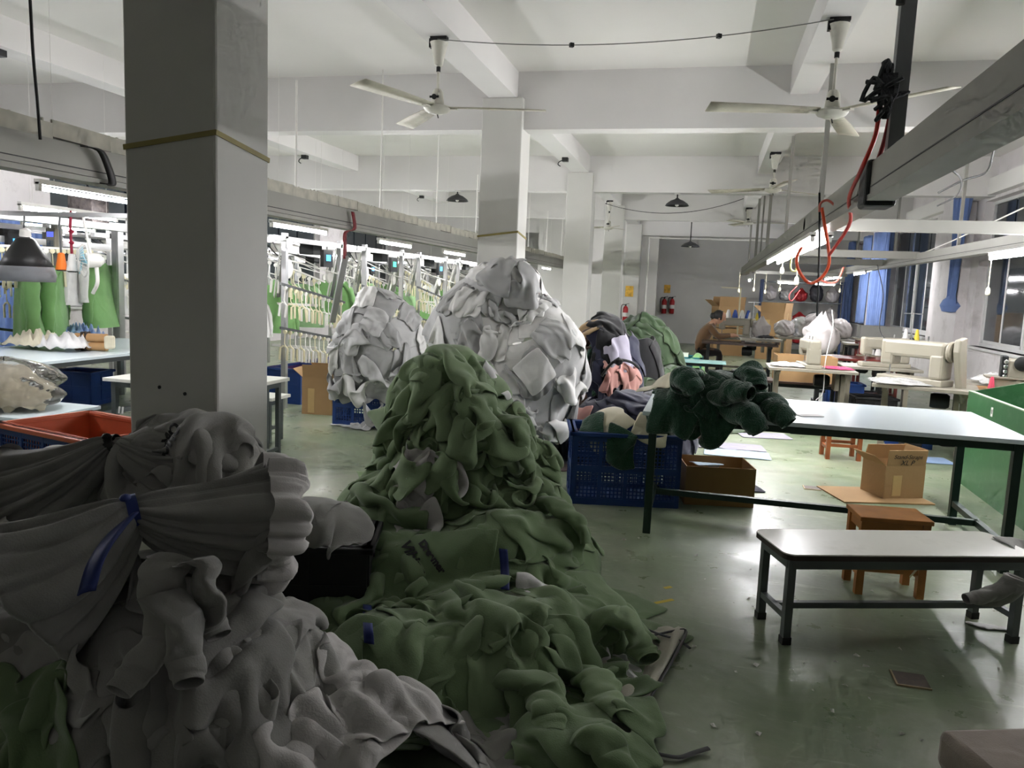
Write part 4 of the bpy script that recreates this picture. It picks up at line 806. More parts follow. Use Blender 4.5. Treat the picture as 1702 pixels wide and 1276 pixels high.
# ---------------------------------------------------------------- cardboard
M_card = mat('cardboard', hexc(158, 126, 86), .85, var=.06, vscale=5, bump=.05, bscale=40); M_cardd = mat('brown_cardboard', hexc(142, 108, 66), .85, var=.06); M_cardi = mat('cardboard_edge', hexc(196, 168, 124), .85); M_tapem = mat('packing_tape', hexc(188, 158, 108), .3); M_ink = mat('marker_ink', hexc(40, 34, 30), .7)
def carton(label, loc, rz, L, W_, H_, m=None, flaps=True, open_=True, name='cardboard_box', group=None, tape=True):
    m = m or M_card; root = thing(name, label, 'box', loc, rz, group); t = .006; mb = MB()
    for s in (-1, 1): mb.ext(-L/2, L/2, s*W_/2-t/2, s*W_/2+t/2, 0, H_); mb.ext(s*L/2-t/2, s*L/2+t/2, -W_/2, W_/2, 0, H_)
    mb.ext(-L/2, L/2, -W_/2, W_/2, 0, t)
    if not open_: mb.ext(-L/2, L/2, -W_/2, W_/2, H_-t, H_)
    mb.obj('box_body', m, root, smooth=0)
    if flaps:
        for i, (sx, sy, tilt) in enumerate(((0, -1, .12), (1, 0, .1), (0, 1, -.3), (-1, 0, .9))):
            f = MB(); f.box((0, 0, W_*.22), ((L if sx == 0 else W_)-.01, t, W_*.44)); f.xf(rotx(-tilt*(-1 if True else 1)))
            R = rotz({(0, -1): 0, (1, 0): math.pi/2, (0, 1): math.pi, (-1, 0): -math.pi/2}[(sx, sy)]); f.xf(R, (sx*L/2, sy*W_/2, H_)); f.obj('flap', m, root, smooth=0)
    if tape: MB().ext(-L*.3, -L*.08, -W_/2-.005, -W_/2-.003, .02, H_*.7).obj('packing_tape', M_tapem, root, smooth=0); MB().ext(L/2+.003, L/2+.005, -W_*.1, W_*.02, .1, H_).obj('packing_tape', M_tapem, root, smooth=0)
    return root
bx = carton('open cardboard box with handwriting standing behind the work table', (1.60, 6.98, .012), .42, .36, .30, .27)
text_part('Stand-Straps', .05, M_ink, bx, (0, -.168, .345), (math.pi/2+.12, 0, -.03), 'handwriting', .0006, .25); text_part('XL P', .06, M_ink, bx, (.0, -.162, .295), (math.pi/2+.12, 0, -.03), 'handwriting', .0006, .25)
MB().box((.185, -.09, .33), (.003, .03, .10)).obj('sticker', M_wplast, bx, smooth=0)
tag(MB().box((1.45, 6.88, .006), (.75, .5, .010), rotz(.3)).obj('cardboard_sheet', M_card, None, smooth=0), 'flattened cardboard sheet under the written box', 'cardboard')
b2_ = carton('long brown cardboard box on the floor behind the table leg', (.15, 6.25, 0), .35*.55, .52, .42, .30, M_cardd, flaps=False, tape=False)
carton('small cardboard box beside the pale pile crate', (-4.42, 8.5, 0), .15, .36, .34, .44, flaps=True)
FCB = Field((-.4, 5.7, 0), (.8, 6.8, .8), .03); FCB.blk((.15, 6.25, .12), (.5, .4, .24))
for k, (x, y, m_) in enumerate(((1170, 770, LBLUE), (1235, 772, NAVY))): put(FCB, x, y, 6.2, (.3, .3), .035, .4, (.55, .8), m_, ['pale blue scraps lying inside the brown box', 'navy scrap poking from the brown box corner'][k], name='fabric_scrap', cat='fabric')
# rags on the floor beyond the table
FR = Field((-.6, 7.2, 0), (2.0, 10.2, .6), .04)
for k, (x, y, m_, sz, lb) in enumerate(((1225, 750, LBLUE, (.75, .4), 'pale blue cloth lying flat on the green floor'), (1215, 738, LAV, (.8, .4), 'lavender grey cloth flat on the floor behind the pale blue one'), (1270, 720, LAV, (.7, .4), 'translucent grey sheet on the floor under the table'), (1150, 725, NAVY, (.4, .5), 'navy cloth standing beside the table leg'), (1210, 712, OLIVE[0], (.7, .4), 'olive scraps on the floor under the fleece'))):
    c = AT(x, y, Z=.03); lay(FR, c, sz, .05, .1*k, (.8, .8), m_, 'floor_cloth', lb, None, 'cloth')

# ---------------------------------------------------------------- tables, benches, stools
M_top = mat('pale_blue_laminate', hexc(222, 234, 238), .25, var=.02, vscale=2); M_topw = mat('ivory_laminate', hexc(232, 231, 222), .3, var=.03, vscale=3, stain=hexc(170, 168, 150), sscale=3, samt=.25); M_gst = mat('dark_green_steel', hexc(22, 44, 36), .45, .2, var=.1); M_edge = mat('dark_edge', hexc(48, 36, 28), .6); M_gry = mat('grey_painted_steel', hexc(92, 98, 98), .4, .3, var=.08)
def table(label, x0, x1, y0, y1, H_, top, leg, lw=.045, t=.03, edge=None, brace=.14, rz=0, name='work_table', group=None, inset=.07, feet=None, round_=0, front_brace=True):
    cx, cy = (x0+x1)/2, (y0+y1)/2; L, W_ = x1-x0, y1-y0; root = thing(name, label, 'table', (cx, cy, 0), rz, group)
    if round_:
        poly = []
        for (sx, sy, a0) in ((1, 1, 0), (-1, 1, 90), (-1, -1, 180), (1, -1, 270)):
            for i in range(6): a = math.radians(a0+i*18); poly.append((sx*(L/2-round_)+round_*math.cos(a), sy*(W_/2-round_)+round_*math.sin(a)))
        MB().prism(poly, H_-.006, H_).obj('table_top', top, root, smooth=0); MB().prism(poly, H_-t, H_-.006).obj('edge_board', edge or M_edge, root, smooth=0)
    else:
        MB().ext(-L/2, L/2, -W_/2, W_/2, H_-t, H_).obj('table_top', top, root, smooth=0, bevel=.003)
    q = inset; fr = MB()
    for s in (-1, 1): fr.ext(-L/2+q, L/2-q, s*(W_/2-q)-.02, s*(W_/2-q)+.02, H_-t-.05, H_-t); fr.ext(s*(L/2-q)-.02, s*(L/2-q)+.02, -W_/2+q, W_/2-q, H_-t-.05, H_-t)
    fr.obj('top_frame', leg, root, smooth=0)
    for sx in (-1, 1):
        for sy in (-1, 1):
            l = MB().ext(sx*(L/2-q)-lw/2, sx*(L/2-q)+lw/2, sy*(W_/2-q)-lw/2, sy*(W_/2-q)+lw/2, 0, H_-t).obj('leg', leg, root, smooth=0)
            if feet: MB().ext(sx*(L/2-q)-lw*.6, sx*(L/2-q)+lw*.6, sy*(W_/2-q)-lw*.6, sy*(W_/2-q)+lw*.6, 0, .035).obj('rubber_foot', M_black, l, smooth=0)
        if brace: MB().ext(sx*(L/2-q)-lw*.4, sx*(L/2-q)+lw*.4, -W_/2+q, W_/2-q, brace-lw*.4, brace+lw*.4).obj('side_brace', leg, root, smooth=0)
    if brace and front_brace: MB().ext(-L/2+q, L/2-q, -lw*.4, lw*.4, brace-lw*.4, brace+lw*.4).obj('long_brace', leg, root, smooth=0)
    return root
table('long white topped work table with dark green legs under the fleece', -.36, 1.92, 5.10, 6.28, .83, M_top, M_gst, lw=.05, t=.028, brace=.16)
table('low ivory bench with rounded corners and grey steel legs', .95-.62, .95+.62, 4.02-.19, 4.02+.19, .445, M_topw, M_gry, lw=.036, t=.03, brace=.13, rz=.34, name='low_bench', round_=.05, inset=.05, feet=True)
tag(MB().box(AT(1345, 690, Z=.834), (.16, .09, .003), rotz(.4)).obj('paper_sheet', WLIN, None, smooth=0), 'folded white paper lying on the work table', 'paper')
M_wood = mat('varnished_wood', hexc(176, 118, 62), .4, var=.18, vscale=7, stain=hexc(120, 72, 36), sscale=3, samt=.5)
def stool(label, loc, rz, L=.38, W_=.27, H_=.44, lw=.04, m=None):
    m = m or M_wood; root = thing('wooden_stool', label, 'stool', loc, rz); MB().ext(-L/2, L/2, -W_/2, W_/2, H_-.025, H_).obj('seat', m, root, smooth=0, bevel=.004)
    MB().ext(-L/2+.02, L/2-.02, -W_/2+.02, W_/2-.02, H_-.085, H_-.026).obj('apron', m, root, smooth=0)
    for sx in (-1, 1):
        for sy in (-1, 1): MB().ext(sx*(L/2-.03)-lw/2, sx*(L/2-.03)+lw/2, sy*(W_/2-.03)-lw/2, sy*(W_/2-.03)+lw/2, 0, H_-.026).obj('leg', m, root, smooth=0)
        MB().ext(sx*(L/2-.03)-.012, sx*(L/2-.03)+.012, -W_/2+.03, W_/2-.03, .10, .13).obj('stretcher', m, root, smooth=0)
        MB().ext(-L/2+.03, L/2-.03, sx*(W_/2-.03)-.012, sx*(W_/2-.03)+.012, .13, .16).obj('stretcher', m, root, smooth=0)
    return root
st = stool('varnished wooden stool standing just behind the low bench', (1.06, 4.62, 0), .12)
MB().tube(spline([(.1, -.12, .12), (.14, -.14, .2), (.17, -.1, .16), (.15, -.02, .1), (.05, .03, .12), (.02, .1, .15)], 16), .006, 6).obj('cord', M_cream, st)
stool('reddish wooden stool with white cloth beyond the work table', (1.42, 8.45, 0), .1, .36, .3, .46, m=mat('red_wood', hexc(150, 84, 46), .4, var=.15))
FS = Field((.9, 7.9, 0), (2.0, 9.0, .8), .03); FS.blk((1.42, 8.45, .23), (.34, .28, .46)); lay(FS, (1.5, 8.42, .47), (.5, .42), .035, .3, (.6, .85), WLIN, 'cloth', 'white cloth thrown over the reddish stool', None, 'cloth')
# green bin
M_bin = mat('green_painted_board', hexc(48, 96, 56), .35, var=.05, vscale=3, stain=hexc(150, 170, 150), sscale=8, samt=.12); M_binedge = mat('bin_edge', hexc(170, 184, 160), .5)
root = thing('green_bin', 'large green board bin at the right edge beside the work table', 'bin', (2.9, 6.5, 0)); zt = float(AT(1612, 650, X=2.33)[2]); 
MB().ext(-.57, -.55, -1.6, 1.25, 0, zt).obj('side_panel', M_bin, root, smooth=0); MB().ext(.63, .65, -1.6, 1.25, 0, zt).obj('side_panel', M_bin, root, smooth=0)
MB().ext(-.55, .63, 1.23, 1.25, 0, zt).obj('end_panel', M_bin, root, smooth=0); MB().ext(-.55, .63, -1.6, -1.58, 0, zt).obj('end_panel', M_bin, root, smooth=0); MB().ext(-.55, .63, -1.58, 1.23, .02, .04).obj('bottom_panel', M_bin, root, smooth=0)
MB().prism([(-.55, zt-.002), (.63, zt-.002), (.63, zt+.30)], 1.23, 1.25, 'y').obj('raised_end', M_bin, root, smooth=0)
MB().box((.05, -.1, zt-.18), (.012, 2.6, .3), roty(.5)).obj('inner_divider', M_bin, root, smooth=0)
MB().ext(-.575, -.545, -1.6, 1.25, zt, zt+.008).obj('edge_strip', M_binedge, root, smooth=0)
for y in (.62, -.18): 
    s_ = MB().box((-.572, y, zt-.10), (.003, .045, .075)).obj('number_tag', M_wplast, root, smooth=0); text_part('8' if y > 0 else '6', .05, M_ink, root, (-.5745, y, zt-.10), (math.pi/2, 0, -math.pi/2), 'number', .0004)
# bench overhang garments at the right edge, block, drains, straps, scraps
FE = Field((1.0, 3.2, 0), (2.4, 4.9, .9), .025); FE.blk((1.5, 4.22, .43), (.34, .36, .03), .01)
o = lay(FE, (1.60, 4.2, .46), (.3, .26), .026, .3, (.6, .9), GREY[2], 'hanging_garment', 'dark grey garment slipping off the right end of the bench', None, 'garment')
FE2 = Field((1.0, 3.2, 0), (2.4, 4.9, .9), .05)
for k, (x, y) in enumerate(((1694, 940), (1706, 950))): sleeve(FE2, AT(x, y, Y=3.84-.02*k), [(-.16, -.03, -1), (.02, -.05, -1)][k], .30, .05, GREY[k], o, seed=90+k, flat=.7, droop=.0, splat=False)
lay(FE, AT(1690, 950, Y=3.9), (.16, .2), .022, .3, (.6, .9), WLIN, 'lining_panel', 'white lining at the right bench end', None, 'fabric')
P = AT(1660, 1262, Z=.1); o = MB().box((P[0]+.05, P[1], .07), (.36, .3, .14), rotz(.35)).obj('padded_block', fab('beige_felt', (150, 138, 128)), None, smooth=60, bevel=.03); tag(o, 'beige padded block on the floor at the bottom right corner', 'block')
for k, (x, y) in enumerate(((1514, 1130), (1350, 811))):
    P = AT(x, y, Z=0); root = thing('floor_cover', ['square rusty floor outlet cover nearest the viewer', 'square brown floor outlet cover behind the table'][k], 'floor cover', (P[0], P[1], 0), .0); s_ = .065
    MB().ext(-s_, s_, -s_, s_, 0, .003).obj('cover_plate', mat('rusty_plate', hexc(86, 74, 66), .6, var=.2, vscale=30), root, smooth=0)
    MB().ext(-s_-.008, -s_, -s_-.008, s_, 0, .007).ext(-s_, s_, -s_-.008, -s_, 0, .007).obj('brass_lip', mat('brass_lip', hexc(186, 168, 134), .4, .5), root, smooth=0)
# cream sack under the green heap
n = 26; rg = np.random.default_rng(9); c0, c1, c2, c3 = [AT(x, y, Z=.02) for x, y in ((985, 1015), (1140, 1050), (1062, 1195), (930, 1185))]
G = np.zeros((n, n, 3))
for i in range(n):
    for j in range(n):
        u, v_ = i/(n-1), j/(n-1); P = (c0*(1-u)+c1*u)*(1-v_)+(c3*(1-u)+c2*u)*v_; P[2] = .016+.012*math.sin(9*u+4*v_)*math.sin(7*v_+1)+.006*math.sin(25*u-13*v_)+(.02 if u > .9 else 0); G[i, j] = P
mb = MB(); mb.grid(G); o = mb.obj('woven_sack', mat('woven_sack', hexc(186, 182, 166), .6, var=.08, bump=.2, bscale=220), None, smooth=180); s_ = o.modifiers.new('t', 'SOLIDIFY'); s_.thickness = .008; tag(o, 'cream woven sack lying flat under the green heap edge', 'sack')
mb = MB(); mb.tube(spline([AT(1062, 1192, Z=.02), AT(1085, 1150, Z=.03), AT(1118, 1095, Z=.03), AT(1140, 1050, Z=.035), AT(1120, 1048, Z=.035), AT(1060, 1062, Z=.04)], 26), .008, 6, flat=.5); mb.tube(spline([AT(1060, 1040, Z=.04), AT(1100, 1055, Z=.04), AT(1125, 1062, Z=.03), AT(1147, 1077, Z=.02)], 16), .010, 6, flat=.4); mb.obj('black_strap', M_black, o)
tag(MB().tube(spline([AT(1065, 1246, Z=.015), AT(1100, 1254, Z=.012), AT(1130, 1258, Z=.012), AT(1155, 1250, Z=.012), AT(1178, 1243, Z=.015)], 18), .012, 6, flat=.35).obj('black_strap', M_black, None), 'black strap lying on the floor in front of the green heap', 'strap')
M_scrap = mat('paper_scrap', hexc(206, 206, 196), .8); rg = np.random.default_rng(21)
scr_me = MB().add([(-.02, -.012, 0), (.018, -.016, .004), (.024, .012, .001), (-.012, .016, .008), (0, 0, .012)], [(0, 1, 4), (1, 2, 4), (2, 3, 4), (3, 0, 4)]).mesh('scrap', M_scrap, 0)
for k in range(60):
    x, y = rg.uniform(1150 if k % 3 else 1020, 1690), rg.uniform(850, 1230) if k % 3 else rg.uniform(850, 960); P = AT(x, y, Z=.002); s_ = rg.uniform(.3, .8)
    o = bpy.data.objects.new('fabric_scrap', scr_me); COL.objects.link(o); o.location = P; o.rotation_euler = (0, 0, rg.uniform(0, 6)); o.scale = (s_, s_*rg.uniform(.3, 1), s_); tag(o, 'tiny pale scrap littering the green floor', 'scrap', 'scraps littering the floor')
for (x, y, L) in ((1104, 999, .12), (1110, 976, .05)):
    P = AT(x, y, Z=.0005); MB().box((P[0], P[1], .0006), (L, .025, .001), rotz(.75)).obj('paint_mark', mat('yellow_paint', hexc(196, 170, 50), .6), floor, smooth=0)

# ---------------------------------------------------------------- bottle green fleece heap on the table, cream stack
RNG = np.random.default_rng(53)
FT = Field((-.9, 4.6, 0), (1.2, 6.6, 1.5), .03); FT.blk((.78, 5.69, .80), (2.28, 1.18, .06)); FT.ell((.1, 5.5, .93), (.42, .34, .16)); FT.ell((-.22, 5.35, .84), (.3, .28, .12))
for k, (x, y, Y, a, sz) in enumerate(((1130, 635, 5.35, .3, (.42, .36)), (1150, 640, 5.3, -.3, (.6, .5)), (1210, 640, 5.35, .5, (.55, .5)), (1130, 665, 5.2, .1, (.55, .34)), (1190, 665, 5.2, .2, (.5, .34)), (1245, 650, 5.55, -.2, (.36, .34)))):
    o = put(FT, x, y, Y, sz, .034, a, (.48, .8), DGREEN, 'bottle green fleece heaped on the left end of the work table', name='fleece', group='bottle green fleeces', cat='fleece', thick=.018, bend=.6)
    if k > 1:
        for (sx, sy, d) in {2: ((1235, 630, (.5, -.7, -.1)),), 3: ((1140, 640, (.25, -.8, -.5)),), 4: ((1222, 672, (.55, -.8, -.1)), (1205, 650, (.5, -.8, 0))), 5: ((1268, 676, (.9, -.3, 0)),)}[k]:
            s0 = FT.surf(EYE*.3+np.array(AT(sx, sy, Y=Y))*.7, RAY(sx, sy)); sleeve(FT, s0, d, .2, .085, DGREEN, o, seed=sx, flat=.85, droop=.1)
PC = AT(1105, 628, Y=5.42)
lay(FT, FT.surf((PC[0], PC[1], 1.5), (0, 0, -1)), (.30, .42), .03, 1.1, (.72, .95), CREAMF, 'fleece', 'folded cream fleece stack lying left on the bottle green heap', None, 'fleece')
# dark box and grey stack between the heaps
crate('dark plastic crate carrying folded grey garments between the heaps', (-1.72, 3.25, 0), .3, .55, .42, .42, mat('black_crate_plastic', hexc(34, 34, 36), .5), mesh=False)
FK = Field((-2.6, 2.6, 0), (-1.0, 4.0, 1.1), .03); FK.blk((-2.275, 3.19, 1.0), (.46, .42, 2.4)); FK.blk((-1.72, 3.25, .21), (.58, .44, .42)); FK.ell((-1.75, 3.25, .45), (.3, .22, .1))
for k, (x, y, a) in enumerate(((545, 850, .2), (520, 800, -.2), (560, 790, .9), (490, 775, .4))): put(FK, x, y, 3.1, (.62, .46), .03, a, (.46, .76), [GREY[2], LINING, GREY[2], LINING][k], ['mid grey garment lowest on the dark crate', 'pale grey garment second on the dark crate', 'grey garment ruffled against the green heap', 'pale grey garment topping the dark crate by the column'][k])
FQ = Field((-2.6, 3.9, 0), (-1.2, 5.8, 1.0), .035); FQ.ell((-1.95, 4.9, .15), (.42, .4, .4))
for k, (x, y) in enumerate(((545, 740), (575, 700), (560, 720))): put(FQ, x, y, 4.7, (.6, .5), .036, .3*k, (.48, .8), GREEN[2], 'pale sage bundle left behind the green heap', group='rear sage bundle')
# ---------------------------------------------------------------- right side: sewing stations
M_mach = mat('beige_machine_enamel', hexc(146, 141, 126), .42, var=.05, vscale=4); M_machd = mat('machine_plate_enamel', hexc(140, 134, 118), .45, var=.06); M_chrome = mat('chrome', hexc(200, 200, 200), .2, .9, var=.03)  # plates get a slightly deeper beige enamel than the machine body
M_bei = mat('beige_steel', hexc(126, 120, 104), .5, var=.06); M_topd = mat('dark_wood_top', hexc(60, 44, 38), .35, var=.1); M_redt = mat('red_brown_top', hexc(110, 42, 36), .35, var=.1); M_topg = mat('grey_laminate', hexc(138, 133, 120), .35, var=.04); M_film = mat('plastic_film', hexc(225, 225, 222), .12, var=.05, trans=.55, spec=.8, bump=.3, bscale=14)
M_yel = mat('yellow_thread', hexc(210, 186, 60), .7); M_pinkt = mat('pink_thread', hexc(206, 70, 96), .7); M_whitet = mat('white_thread', hexc(228, 226, 222), .7)
def cone(root, o, m, r=.03, h=.13, name='thread_cone'):
    return MB().lathe([(r, 0), (r*1.02, .015), (r*.45, h*.92), (r*.25, h)], 14, o).obj(name, m, root)
def sewing_machine(label, loc, rz, sc=1.0, guard=False, stand=True, wheel=True, group=None, dark=False):
    root = thing('sewing_machine', label, 'sewing machine', loc, rz, group); root.scale = (sc, sc, sc)
    MB().ext(-.26, .26, -.09, .09, 0, .05).obj('bed', M_mach, root, smooth=0, bevel=.008)
    MB().ext(.14, .25, -.075, .075, .05, .24).obj('pillar', M_mach, root, smooth=0, bevel=.02)
    MB().ext(-.24, .25, -.07, .07, .20, .33).obj('arm', M_mach, root, smooth=0, bevel=.025)
    hd = MB().ext(-.26, -.15, -.065, .065, .13, .33).obj('head', M_mach, root, smooth=0, bevel=.02)
    MB().ext(-.24, -.17, -.068, -.064, .17, .31).obj('face_plate', M_machd, hd, smooth=0)
    MB().tube([(-.205, 0, .14), (-.205, 0, .06)], .006, 8).obj('needle_bar', M_chrome, root); MB().ext(-.225, -.185, -.02, .02, .052, .058).obj('presser_foot', M_chrome, root, smooth=0)
    if wheel: MB().lathe([(.03, 0), (.075, .005), (.08, .02), (.075, .035), (.03, .04)], 22, (.25, 0, .265), roty(math.pi/2)).obj('hand_wheel', M_black if dark else M_machd, root)
    if guard:
        g = MB(); g.prism([(-.05, .36), (.05, .38), (.055, .30), (.13, -.10), (.06, -.12), (-.06, .27)], .30, .35, 'x'); g.obj('belt_guard', M_mach, root, smooth=0, bevel=.012)
    for k, (x, z) in enumerate(((-.05, .335), (.08, .335))): MB().tube([(x, 0, .33), (x, 0, .37)], .006, 8).obj('thread_guide', M_chrome, root)
    if stand:
        MB().tube([(.3, .12, 0), (.3, .12, .62)], .008, 8).obj('thread_stand', M_chrome, root); MB().bar((.18, .12, .3), (.42, .12, .3), .02, .008).obj('spool_tray', M_chrome, root, smooth=0); MB().bar((.2, .12, .61), (.4, .12, .61), .01).obj('thread_arm', M_chrome, root, smooth=0)
        cone(root, (.24, .12, .305), M_whitet); cone(root, (.36, .12, .305), M_yel)
    return root
def sew_table(label, x0, x1, y0, y1, H_=.75, top=None, leg=None, rz=0, panel=True):
    cx, cy = (x0+x1)/2, (y0+y1)/2; L, W_ = x1-x0, y1-y0; root = thing('sewing_table', label, 'table', (cx, cy, 0), rz); leg = leg or M_bei
    MB().ext(-L/2, L/2, -W_/2, W_/2, H_-.035, H_).obj('table_top', top or M_topg, root, smooth=0, bevel=.004)
    for s in (-1, 1):
        MB().ext(s*(L/2-.12)-.03, s*(L/2-.12)+.03, -.06, .06, .03, H_-.035).obj('leg', leg, root, smooth=0, bevel=.004); MB().ext(s*(L/2-.12)-.03, s*(L/2-.12)+.03, -W_/2+.04, W_/2-.04, 0, .05).obj('foot', leg, root, smooth=0, bevel=.004)
        MB().ext(s*(L/2-.12)-.025, s*(L/2-.12)+.025, -W_/2+.06, W_/2-.06, H_-.075, H_-.035).obj('bracket', leg, root, smooth=0)
    MB().ext(-L/2+.12, L/2-.12, -.02, .02, .18, .22).obj('cross_bar', leg, root, smooth=0); MB().box((-.08, 0, .12), (.22, .14, .03), rotx(.2)).obj('treadle', M_darkm, root, smooth=0)
    MB().lathe([(.07, -.09), (.08, -.06), (.08, .06), (.06, .09)], 16, (.15, .02, H_-.16), roty(math.pi/2)).obj('motor', M_darkm, root)
    if panel: MB().ext(.28*L, .28*L+.05, -.12, .12, H_-.26, H_-.04).obj('drawer', leg, root, smooth=0)
    return root
def film(label, c, sx, sy, seed, m=None, hgt=.06, name='plastic_film', cat='plastic sheet'):
    rg = np.random.default_rng(seed); n = 22; U = np.linspace(-1, 1, n); G = np.zeros((n, n, 3)); f = rg.uniform(2, 6, (5, 2)); ph = rg.uniform(0, 6, 5)
    for i, u in enumerate(U):
        for j, v_ in enumerate(U):
            e = max(0, 1-max(abs(u), abs(v_))**3); z = sum(abs(math.sin(f[k, 0]*u*1.5+f[k, 1]*v_*1.5+ph[k])) for k in range(5))/5; G[i, j] = (u*sx/2*(1+.08*math.sin(5*v_+ph[0])), v_*sy/2*(1+.1*math.sin(4*u+ph[1])), .006+hgt*z*(.25+.75*e))
    mb = MB(); mb.grid(G+np.array([0, 0, 0])); o = mb.obj(name, m or M_film, None, smooth=180); o.location = tuple(map(float, c)); o.modifiers.new('t', 'SOLIDIFY').thickness = .003; return tag(o, label, cat)
sew_table('beige sewing table with plastic film nearest behind the fleece', .78, 1.80, 9.95, 10.6, .755)
m1 = sewing_machine('upright sewing machine head seen end on with a dark oval plate', (1.27, 10.28, .755), -1.45, 1.05, wheel=False, stand=False)
MB().lathe([(.001, 0), (.034, .001), (.034, .006), (.001, .007)], 24).xf(np.diag([1, 1.7, 1])).xf(roty(-math.pi/2), (-.262, 0, .24)).obj('dark_oval_plate', M_topd, m1)
film('clear crinkled plastic film on the nearest beige table', (1.02, 10.22, .757), .4, .35, 3); film('pink wrapped packet at the right of the nearest beige table', (1.62, 10.25, .757), .32, .3, 5, mat('pink_wrap', hexc(190, 60, 100), .25, var=.2, vscale=14), .03, 'packet', 'packet')
carton('brown cardboard box behind the upright machine', (1.32, 11.1, .50), .05, .75, .4, .34, flaps=False, tape=False)
tag(table('plain low table under the brown cardboard box', .85, 1.8, 10.85, 11.35, .5, M_topd, M_darkm, name='side_table'), None, None)
sew_table('sewing table with a draped blue cloth beside the green bin', 1.78, 2.75, 8.55, 9.3, .76, rz=-.25); sewing_machine('large beige sewing machine with slanted belt guard near the green bin', tuple(AT(1518, 640, Y=9.0)*np.array([1, 1, 0])+np.array([0, 0, .76])), -.75, 1.36, guard=True, stand=False)
film('crinkled film spread before the large sewing machine', (2.0, 8.85, .762), .55, .5, 8); 
FSB = Field((1.6, 8.0, 0), (3.1, 9.6, 1.1), .03); FSB.blk((2.26, 8.92, .745), (.95, .72, .03)); lay(FSB, (2.30, 8.66, .78), (.5, .36), .032, .1, (.92, .95), fab('sky_blue_cloth', (140, 168, 206)), 'cloth', 'sky blue cloth hanging off the sewing table front', None, 'cloth', wave=.006)
sew_table('beige sewing table behind the large machine', 1.75, 2.7, 10.75, 11.4, .76); sewing_machine('beige sewing machine with black hand wheel behind the large one', (2.28, 11.0, .76), .1, 1.15, stand=True, dark=True)
sew_table('dark red topped sewing table with a green cloth', 1.6, 2.75, 12.3, 13.1, .75, M_redt, M_darkm); FSC = Field((1.4, 12.0, 0), (3.0, 13.4, 1.1), .04); FSC.blk((2.18, 12.7, .735), (1.1, .76, .03)); lay(FSC, (2.45, 12.5, .78), (.4, .3), .04, .2, (.7, .9), fab('kelly_green_cloth', (24, 110, 62)), 'cloth', 'bright green cloth on the dark red table', None, 'cloth')
sew_table('sewing table by the window with an overlock machine', 2.75, 3.85, 8.7, 9.4, .74, mat('wood_veneer_top', hexc(150, 108, 64), .4, var=.12), M_darkm)
ro = thing('overlock_machine', 'overlock machine with knobs standing by the window', 'sewing machine', (3.12, 9.05, .74), -.2)
MB().ext(-.2, .2, -.13, .13, 0, .13).obj('base', M_mach, ro, smooth=0, bevel=.015); MB().ext(-.07, .14, -.09, .11, .13, .33).obj('body', M_mach, ro, smooth=0, bevel=.02); MB().ext(-.26, .2, -.16, .12, .128, .142).obj('work_plate', M_topg, ro, smooth=0)
MB().lathe([(.05, 0), (.075, .01), (.075, .03), (.05, .04)], 20, (.05, -.10, .29), rotx(math.pi/2)).obj('hand_wheel', M_darkm, ro); MB().lathe([(.045, 0), (.05, .008), (.02, .012)], 20, (.02, -.135, .07), rotx(math.pi/2)).obj('side_cap', M_machd, ro)
for k in range(4): MB().lathe([(.016, 0), (.022, .008), (.022, .02), (.014, .03)], 12, (-.09, -.08, .15+.05*k), rotx(math.pi/2)).obj('tension_knob', M_chrome, ro)
MB().ext(-.13, -.07, -.08, .06, .13, .36).obj('front_housing', M_darkm, ro, smooth=0, bevel=.01); MB().tube(spline([(.16, 0, .24), (.26, .02, .36), (.36, .03, .46)], 10), .016, 8).obj('flexible_arm', M_black, ro)
MB().tube([(.42, .05, .0), (.42, .05, .75)], .008, 8).obj('stand_rod', M_chrome, ro); MB().bar((.28, .05, .3), (.62, .05, .3), .05, .01).obj('spool_tray', M_darkm, ro, smooth=0)
for x, m_ in ((.33, M_yel), (.5, M_yel)): cone(ro, (x, .05, .305), m_, .035, .15)
tag(cone(None, (2.86, 8.85, .74), M_pinkt, .035, .15), 'pink thread cone standing before the overlock machine', 'thread cone')
film('white plastic wrap heaped between overlock and wall', (3.35, 9.6, .75), .8, .5, 15, hgt=.14); tag(table('plain rear table heaped with plastic wrap', 2.9, 3.9, 9.45, 10.1, .74, M_topg, M_darkm, name='side_table'), None, None)
for k, (x, y, rz, m_) in enumerate(((1.3, 9.9, .1, M_darkm), (2.3, 9.6, -.2, M_blue), (2.2, 11.1, .1, M_black), (2.9, 9.9, .2, M_black), (2.1, 12.7, 0, M_blue))):
    crate(['dark grey bin under the nearest beige table', 'blue bin behind the large sewing machine', 'black bin under the rear beige table', 'black bin by the window under the wrap table', 'blue bin under the dark red table'][k], (x, y, 0), rz, .5, .38, .36, m_, mesh=False, name='storage_bin')
